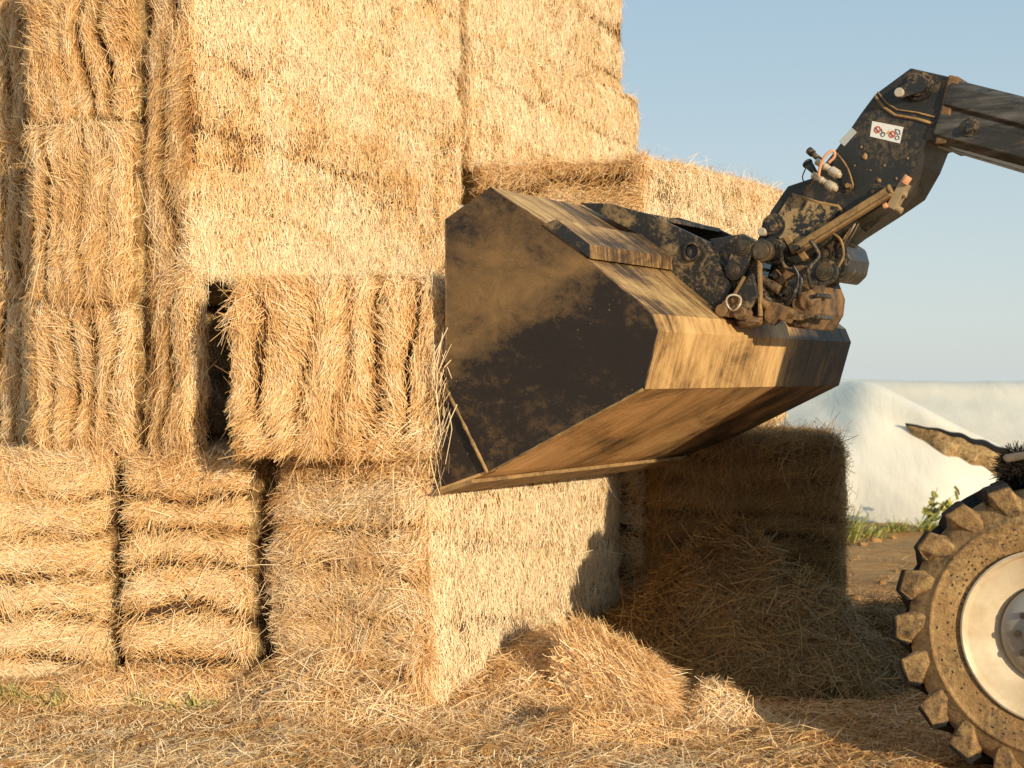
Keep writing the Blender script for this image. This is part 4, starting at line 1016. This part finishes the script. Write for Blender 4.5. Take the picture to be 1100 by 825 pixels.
def linkp(name, a, b, ra, rb, u0, u1, m=M_HITCH, bolts=True):
    bm = bmesh.new(); link_plate(bm, kz(*a, u0), kz(*b, u0), ra, rb, u0, u1); o = finish(name, bm, m, machine, bevel=.004)
    if bolts:
        for p, r in ((a, ra), (b, rb)): boss(p[0], p[1], u0, r*.72, 'pin', o, depth=.022, m=M_PIN)
    return o
# lever on the rod end
bm = bmesh.new(); pprism(bm, [(884, 258), (897, 257), (908, 264), (912, 278), (909, 293), (899, 303), (885, 301), (878, 286), (876, 270)], 6.30, 6.60)
lever = finish('tilt_lever', bm, M_HITCH, machine, bevel=.012)
boss(888, 273, 6.30, .045, 'pin', lever, depth=.03, m=M_PIN); boss(904, 270, 6.30, .03, 'pin', lever, depth=.03, m=M_HITCH)
bm = bmesh.new(); arc(bm, [P3(893, 250, 6.26), P3(903, 258, 6.24), P3(906, 275, 6.24), P3(898, 290, 6.24)], .007); finish('hose', bm, M_RUST, lever, smooth=True)
linkp('tilt_link', (886, 292), (846, 315), .058, .05, 6.20, 6.235)
linkp('tilt_link', (886, 292), (846, 315), .058, .05, 6.62, 6.655, bolts=False)
bm = bmesh.new(); ucyl(bm, 846, 315, 6.2, 6.236, 6.619, .032); ucyl(bm, 886, 292, 6.2, 6.236, 6.299, .034); finish('cross_pin', bm, M_PIN, machine)
# hitch carriage
uh = 6.115
bm = bmesh.new()
pprism(bm, [(762, 257), (797, 251), (812, 258), (818, 275), (815, 300), (826, 322), (826, 345), (808, 352), (776, 349), (762, 336), (768, 312), (781, 296)], uh, uh+.035)
car = finish('hitch_carriage', bm, M_HITCH, machine, bevel=.005)
bm = bmesh.new(); pprism(bm, [(762, 257), (797, 251), (812, 258), (818, 275), (815, 300), (826, 322), (826, 345), (808, 352), (776, 349), (762, 336), (768, 312), (781, 296)], 6.78, 6.815)
finish('carriage_plate', bm, M_HITCH, car, bevel=.005)
bm = bmesh.new(); ucyl(bm, 824, 269, uh, uh+.036, 6.779, .062); finish('pivot_tube', bm, M_HITCH, car, bevel=.004)
bm = bmesh.new(); ucyl(bm, 822, 270, uh, uh-.045, uh-.0005, .052); ucyl(bm, 822, 270, uh, uh-.058, uh-.0455, .04); finish('pivot_collar', bm, M_PIN, car, bevel=.004)
linkp('dogbone_link', (799, 266), (788, 291), .052, .045, uh-.05, uh-.018, m=M_BLACK)
# folded plate in front
bm = bmesh.new(); pprism(bm, [(808, 293), (814, 318), (800, 340), (780, 336), (788, 312)], uh-.075, uh-.052); finish('latch_plate', bm, M_BLACK, car, bevel=.004)
each('rib', [lambda b: bar(b, P3(816, 262, uh-.03), P3(817, 340, uh-.03), .03, .014), lambda b: bar(b, P3(788, 318, uh-.08), P3(800, 297, uh-.08), .012, .014)], M_RUST, car, bevel=.003)
bm = bmesh.new()
for x, y, r, dp in ((788, 331, .045, .10), (800, 337, .03, .13)): ucyl(bm, x, y, uh-.05, uh-.05-dp*.5, uh-.0005, r)
ucyl(bm, 780, 334, uh-.07, uh-.13, uh-.04, .03); ucyl(bm, 793, 322, uh-.07, uh-.11, uh-.04, .022)
finish('lock_pin', bm, M_MUDDY, car, bevel=.004)
# ring of the lynch pin
bm = bmesh.new(); k, z = kz(788, 325, uh-.13); pts = [lv(k+.036*math.cos(t), uh-.13+.01*math.sin(t*2), z+.036*math.sin(t)) for t in [2*math.pi*i/20 for i in range(21)]]; path(bm, pts, .005, 7); finish('lynch_ring', bm, M_ZINC, car, smooth=True)
# mud packed in the linkage: rough lumps hung between plates
def lump(name, px, py, u, sx, sy, sz, seed, m=M_MUDDY, parent=None):
    bm = bmesh.new(); bmesh.ops.create_icosphere(bm, subdivisions=4, radius=1.0)
    V = np.array([v.co[:] for v in bm.verts]); d = 1+0.34*fbm(V, 1.7, 4, seed)
    for v, q in zip(bm.verts, d): v.co = Vector((v.co.x*sx*q, v.co.y*sy*q, v.co.z*sz*q))
    p = P3(px, py, u)
    for v in bm.verts: v.co += p
    return finish(name, bm, m, parent or machine, smooth=True)
bm = bmesh.new(); pprism(bm, [(834, 290), (862, 284), (873, 300), (880, 318), (878, 336), (868, 354), (846, 351), (836, 335), (830, 312)], 6.24, 6.6); finish('mount_block', bm, M_MUDDY, machine, bevel=.008)
bm = bmesh.new(); pprism(bm, [(858, 300), (883, 306), (875, 330), (866, 352), (852, 352), (850, 322)], 6.16, 6.22); finish('mount_plate', bm, M_MUDDY, machine, bevel=.006)
bm = bmesh.new(); pprism(bm, [(822, 322), (836, 326), (848, 331), (855, 340), (848, 348), (836, 343), (828, 350), (820, 342)], 6.10, 6.16); finish('lock_bracket', bm, M_MUDDY, machine, bevel=.006)
each('linkage_bar', [lambda b: bar(b, P3(846, 340, 6.12), P3(862, 341, 6.12), .04, .028), lambda b: tube(b, P3(810, 318, 6.1), P3(826, 330, 6.1), .02, 10),
     lambda b: tube(b, P3(818, 300, 6.16), P3(838, 312, 6.16), .024, 10), lambda b: tube(b, P3(832, 292, 6.2), P3(842, 306, 6.18), .02, 10)], M_MUDDY, bevel=.003)
lump('caked_mud', 830, 328, 6.2, .06, .05, .05, 3); lump('caked_mud', 868, 322, 6.18, .055, .04, .06, 5); lump('caked_mud', 806, 346, 6.1, .06, .05, .03, 7)
bm = bmesh.new(); pprism(bm, [(834, 262), (876, 262), (884, 300), (850, 320), (820, 310)], 6.30, 6.56); finish('knuckle_block', bm, M_HITCH, machine, bevel=.01)
rr = random.Random(12)
for i in range(14):
    bm = bmesh.new(); x, y = rr.uniform(800, 880), rr.uniform(262, 345); ucyl(bm, x, y, 6.14, rr.uniform(6.105, 6.16), 6.3, rr.uniform(.008, .016), 8); finish('bolt', bm, M_HITCH, car, bevel=.002)
for pts in ([(806, 256), (812, 280), (806, 305), (812, 330)], [(838, 262), (842, 285), (860, 296), (858, 318)], [(852, 285), (858, 300), (850, 322), (838, 332)], [(870, 258), (880, 275), (868, 290), (872, 310)]):
    bm = bmesh.new(); arc(bm, [P3(x, y, 6.1+rr.uniform(-.01, .06)) for x, y in pts], .010)
    finish('hydraulic_hose', bm, M_BLACK, machine, smooth=True)

# ---- wheels
def make_wheel():
    root = link('wheel', None, machine)
    R, Wd = .605, .42
    # carcass profile (radius, across) from near bead to far bead; y=0 near face
    prof = [(.330, .055), (.345, .020), (.40, .004), (.445, 0.0), (.452, -.006), (.462, -.006), (.468, .002), (.52, .018), (.555, .045), (.572, .09), (.580, .21), (.572, .33), (.555, .375), (.52, .402), (.44, .42), (.345, .40), (.330, .365)]
    n = 120; bm = bmesh.new(); rings = []
    for j in range(n):
        a = 2*math.pi*j/n; rings.append([bm.verts.new((r*math.cos(a), y, r*math.sin(a))) for r, y in prof])
    for j in range(n):
        A, B = rings[j], rings[(j+1) % n]
        for i in range(len(prof)-1):
            f = bm.faces.new((A[i], B[i], B[i+1], A[i+1])); f.smooth = True
    lay = bm.verts.layers.float.new('tone')
    for v in bm.verts: v[lay] = .365
    # lugs: chevron bars, alternating sides, wrapping over the shoulder
    nl = 20; rl = random.Random(21)
    for sd in (0, 1):
        for j in range(nl):
            a0 = 2*math.pi*(j+.5*sd)/nl
            # stations from the sidewall, over the shoulder, to the middle of the tread: radius of the crown, of the root, across, lean, half width
            st_ = [(.470, .466, .006, -.05, .020, 0), (.500, .490, .003, -.035, .032, 0), (.540, .52, -.002, -.01, .040, 0), (.594, .545, .002, .015, .048, 0), (.618, .56, .016, .03, .050, 1),
                   (.628, .572, .09, .075, .046, 1), (.630, .578, .15, .13, .034, 1), (.630, .578, .21, .20, .030, 1), (.628, .578, .25, .25, .024, 1)]
            prev = None; h = (rl.uniform(-.004, .004), rl.uniform(-.01, .01))
            for (rc, rt, yv, da, hw, top) in st_:
                a = a0+da+h[1]; wa = hw/rc
                vs = []
                for q, (aa, rr_) in enumerate(((a-wa*1.45, rt), (a-wa*.9, rc+h[0]), (a+wa*.9, rc+h[0]), (a+wa*1.45, rt))):
                    side = q in (0, 3)
                    yb = yv + ((.032 if not top else 0.0) if side else 0.0)
                    yb = yb if sd == 0 else Wd-yb
                    jx = rl.uniform(-.0015, .0015)
                    v = bm.verts.new(((rr_+jx)*math.cos(aa), yb+rl.uniform(-.002, .002), (rr_+jx)*math.sin(aa)))
                    v[lay] = (.0 if (rc > .615 and not side) else (.10 if side and top else .35))+rl.uniform(-.05, .04); vs.append(v)
                if prev:
                    for i in range(3): bm.faces.new((prev[i], prev[i+1], vs[i+1], vs[i]))
                else: bm.faces.new(vs)
                prev = vs
            bm.faces.new(prev[::-1])
    # rows of small moulded pits on the sidewall
    rr = random.Random(4)
    for rad, cnt in ((.352, 90), (.372, 78), (.39, 96), (.408, 70), (.43, 60)):
        for j in range(cnt):
            if rr.random() < .55: continue
            a = 2*math.pi*(j+rr.uniform(-.2, .2))/cnt; y = np.interp(rad, [.345, .40, .445], [.020, .004, 0.0])-.0014
            da = rr.uniform(.007, .015); dr = rr.uniform(.002, .0036)
            f = bm.faces.new([bm.verts.new(((rad+q)*math.cos(a+p), y, (rad+q)*math.sin(a+p))) for p, q in ((-da, -dr), (da, -dr), (da, dr), (-da, dr))]); f.material_index = 1
    bmesh.ops.recalc_face_normals(bm, faces=bm.faces)
    me = bpy.data.meshes.new('tyre'); bm.to_mesh(me); bm.free(); me.materials.append(M_TYRE); me.materials.append(M_INK)
    ty = link('tyre', me, root); ty['label'] = 'chunky lugged tyre caked in brown mud'
    b = ty.modifiers.new('bevel', 'BEVEL'); b.width = .004; b.segments = 2; b.limit_method = 'ANGLE'; b.angle_limit = math.radians(32)
    def lathe(name, prof, m, n=72):
        bm = bmesh.new(); rings = [[bm.verts.new((r*math.cos(2*math.pi*j/n), y, r*math.sin(2*math.pi*j/n))) for r, y in prof] for j in range(n)]
        for j in range(n):
            A, B = rings[j], rings[(j+1) % n]
            for i in range(len(prof)-1):
                f = bm.faces.new((A[i], B[i], B[i+1], A[i+1])); f.smooth = True
        bmesh.ops.remove_doubles(bm, verts=bm.verts, dist=1e-5)
        o = finish(name, bm, m, root)
        e = o.modifiers.new('split', 'EDGE_SPLIT'); e.split_angle = math.radians(38)
        return o
    lathe('rim', [(.322, .03), (.338, .014), (.340, .005), (.332, .002), (.322, .010), (.318, .03), (.302, .036), (.270, .046), (.262, .050), (.225, .064), (.205, .080), (.200, .098)], M_RIM)
    lathe('hub', [(.199, .098), (.196, .060), (.185, .048), (.15, .036), (.10, .03), (.098, .012), (.085, .004), (.0001, .002)], M_HUB)
    for j in range(10):
        bm = bmesh.new(); a = 2*math.pi*j/10; tube(bm, (.125*math.cos(a), .014, .125*math.sin(a)), (.125*math.cos(a), .036, .125*math.sin(a)), .013, 6)
        finish('wheel_nut', bm, M_PIN, root, bevel=.001)
    return root
wh = make_wheel()
wk, wu = -1.20, 5.66
wh.location = lv(wk, wu, .600)
def copy_tree(o, parent):
    c = o.copy(); COL.objects.link(c); c.parent = parent
    for ch in list(o.children): copy_tree(ch, c)
    return c
for k_, u_2, rz in ((1.65, wu, 0), (wk, 2*U0-wu, math.pi), (1.65, 2*U0-wu, math.pi)):
    w2 = copy_tree(wh, machine); w2.location = lv(k_, u_2, .600); w2.rotation_euler = (0, 0, rz)

# ---- chassis, mudguards, cab and engine cover
bm = bmesh.new(); prism(bm, [(-1.42, .62), (-1.30, .42), (2.2, .42), (2.45, .62), (2.45, 1.35), (1.7, 1.5), (1.2, 1.02), (-1.2, 1.02), (-1.42, .92)], 6.14, 6.78); finish('chassis', bm, M_BLACK, bevel=.02)
each('axle', [lambda b: tube(b, lv(wk, 5.8, .6), lv(wk, 7.1, .6), .09), lambda b: tube(b, lv(1.65, 5.8, .6), lv(1.65, 7.1, .6), .09)], M_MUDDY)
bm = bmesh.new()
g0 = [(-1.40, 1.285), (-1.385, 1.30), (-1.2, 1.335), (-.85, 1.30), (-.55, 1.12), (-.45, .9), (-.47, .9), (-.57, 1.10), (-.86, 1.27), (-1.2, 1.31), (-1.38, 1.265)]
prism(bm, g0, 5.74, 6.13); mg = finish('mudguard', bm, simple('grey_mudguard', (.14, .115, .09), .5, 0, .4), bevel=.012)
bm = bmesh.new(); prism(bm, g0, 6.79, 7.18); finish('mudguard', bm, simple('grey_mudguard_far', (.14, .115, .09), .5, 0, .4), bevel=.012)
# straw caught below the mudguard
rng = np.random.default_rng(61); n = 2600
cpos = np.array(lv(*(lambda q: (q[0], 5.86, q[1]))(kz(1093, 504, 5.86))))
Dn = norm(rng.normal(size=(n, 3))); Pn = cpos+Dn*np.array([.075, .10, .085])*rng.random((n, 1))**.4
sv, sq, st = strands(Pn, Dn+rng.normal(0, .5, (n, 3)), Dn, rng.uniform(.03, .09, n), rng.uniform(.0025, .004, n), np.zeros(n), rng.random(n)*.5, rng)
M_DARKST = straw_material('blackened_straw', (.008, .006, .004), (.03, .02, .01), (.09, .06, .03), .05)
tag(link('caught_straw', from_arrays('caught_straw', sv, sq, None, (M_DARKST,), st), machine), 'dark bristly straw caught under the mudguard', None, None, 'stuff')
# cab
cab_pts = [(-.75, .55), (1.0, .55), (1.05, 1.4), (.85, 2.36), (-.35, 2.36), (-.72, 1.4)]
bm = bmesh.new(); prism(bm, [(-.75, .5), (1.0, .5), (1.03, 1.15), (-.75, 1.15)], 5.62, 6.12); cab = finish('cab', bm, M_BOOM, bevel=.02)
bm = bmesh.new(); prism(bm, [(-.72, 1.152), (1.02, 1.152), (.83, 2.27), (-.38, 2.27)], 5.64, 6.10); finish('window', bm, M_GLASS, cab, bevel=.01)
bm = bmesh.new(); prism(bm, [(-.42, 2.272), (.88, 2.272), (.84, 2.36), (-.36, 2.38)], 5.60, 6.13); finish('roof', bm, M_BOOM, cab, bevel=.02)
for (a, b_) in (((-.735, 1.15), (-.39, 2.28)), ((1.03, 1.15), (.84, 2.28)), ((.2, 1.15), (.2, 2.28))):
    for u_3 in (5.625, 6.115):
        bm = bmesh.new(); bar(bm, lv(a[0], u_3, a[1]), lv(b_[0], u_3, b_[1]), .035, .05); finish('window_post', bm, M_BOOM, cab)
bm = bmesh.new(); prism(bm, [(-.45, .5), (1.1, .5), (1.1, 1.05), (.9, 1.22), (-.3, 1.12)], 6.80, 7.30); finish('engine_cover', bm, M_BOOM, bevel=.03)

# ================================================================ light, sky, camera
sun = bpy.data.lights.new('sun', 'SUN'); sun.energy = 5.0; sun.angle = math.radians(0.55); sun.color = (1.0, .87, .62)
so = bpy.data.objects.new('sun', sun); COL.objects.link(so)
to_sun = Vector((math.sin(SUN_AZ)*math.cos(SUN_EL), -math.cos(SUN_AZ)*math.cos(SUN_EL), math.sin(SUN_EL)))
so.rotation_euler = to_sun.to_track_quat('Z', 'Y').to_euler()
w = bpy.data.worlds.new('World'); SC.world = w; w.use_nodes = True
nt = w.node_tree; bg = nt.nodes['Background']
sky = nt.nodes.new('ShaderNodeTexSky'); sky.sky_type = 'NISHITA'; sky.sun_disc = False
sky.sun_elevation = math.radians(13+9); sky.sun_elevation = SUN_EL
sky.sun_rotation = math.pi - SUN_AZ; sky.air_density = 1.0; sky.dust_density = 0.8; sky.ozone_density = 1.0
hz = nt.nodes.new('ShaderNodeMix'); hz.data_type = 'RGBA'; hz.inputs[0].default_value = 0.8     # thin even haze over the whole sky
tc = nt.nodes.new('ShaderNodeTexCoord'); sx = nt.nodes.new('ShaderNodeSeparateXYZ'); nt.links.new(tc.outputs['Generated'], sx.inputs[0])
gr = nt.nodes.new('ShaderNodeValToRGB'); gr.color_ramp.elements[0].color = (5.2, 5.75, 5.85, 1); gr.color_ramp.elements[1].color = (3.0, 4.4, 5.45, 1)
gr.color_ramp.elements[0].position = 0.0; gr.color_ramp.elements[1].position = 0.30
nt.links.new(sx.outputs[2], gr.inputs[0]); nt.links.new(gr.outputs[0], hz.inputs[7])
nt.links.new(sky.outputs[0], hz.inputs[6]); nt.links.new(hz.outputs[2], bg.inputs[0]); bg.inputs[1].default_value = 0.13

cam = bpy.data.cameras.new('camera'); cam.sensor_width = 36; cam.lens = FPX/1100*36; cam.shift_y = -10.5/1100
cam.clip_end = 6000; cam.clip_start = .1
cam.dof.use_dof = True; cam.dof.focus_distance = 6.9; cam.dof.aperture_fstop = 3.2
co = bpy.data.objects.new('camera', cam); COL.objects.link(co); co.location = (0, 0, CAM_H); co.rotation_euler = (math.pi/2, 0, 0)
SC.camera = co
SC.view_settings.view_transform = 'Standard'; SC.view_settings.look = 'None'; SC.view_settings.exposure = 0
SC.render.engine = 'CYCLES'
SC.cycles.use_denoising = True
SC.cycles.max_bounces = 6
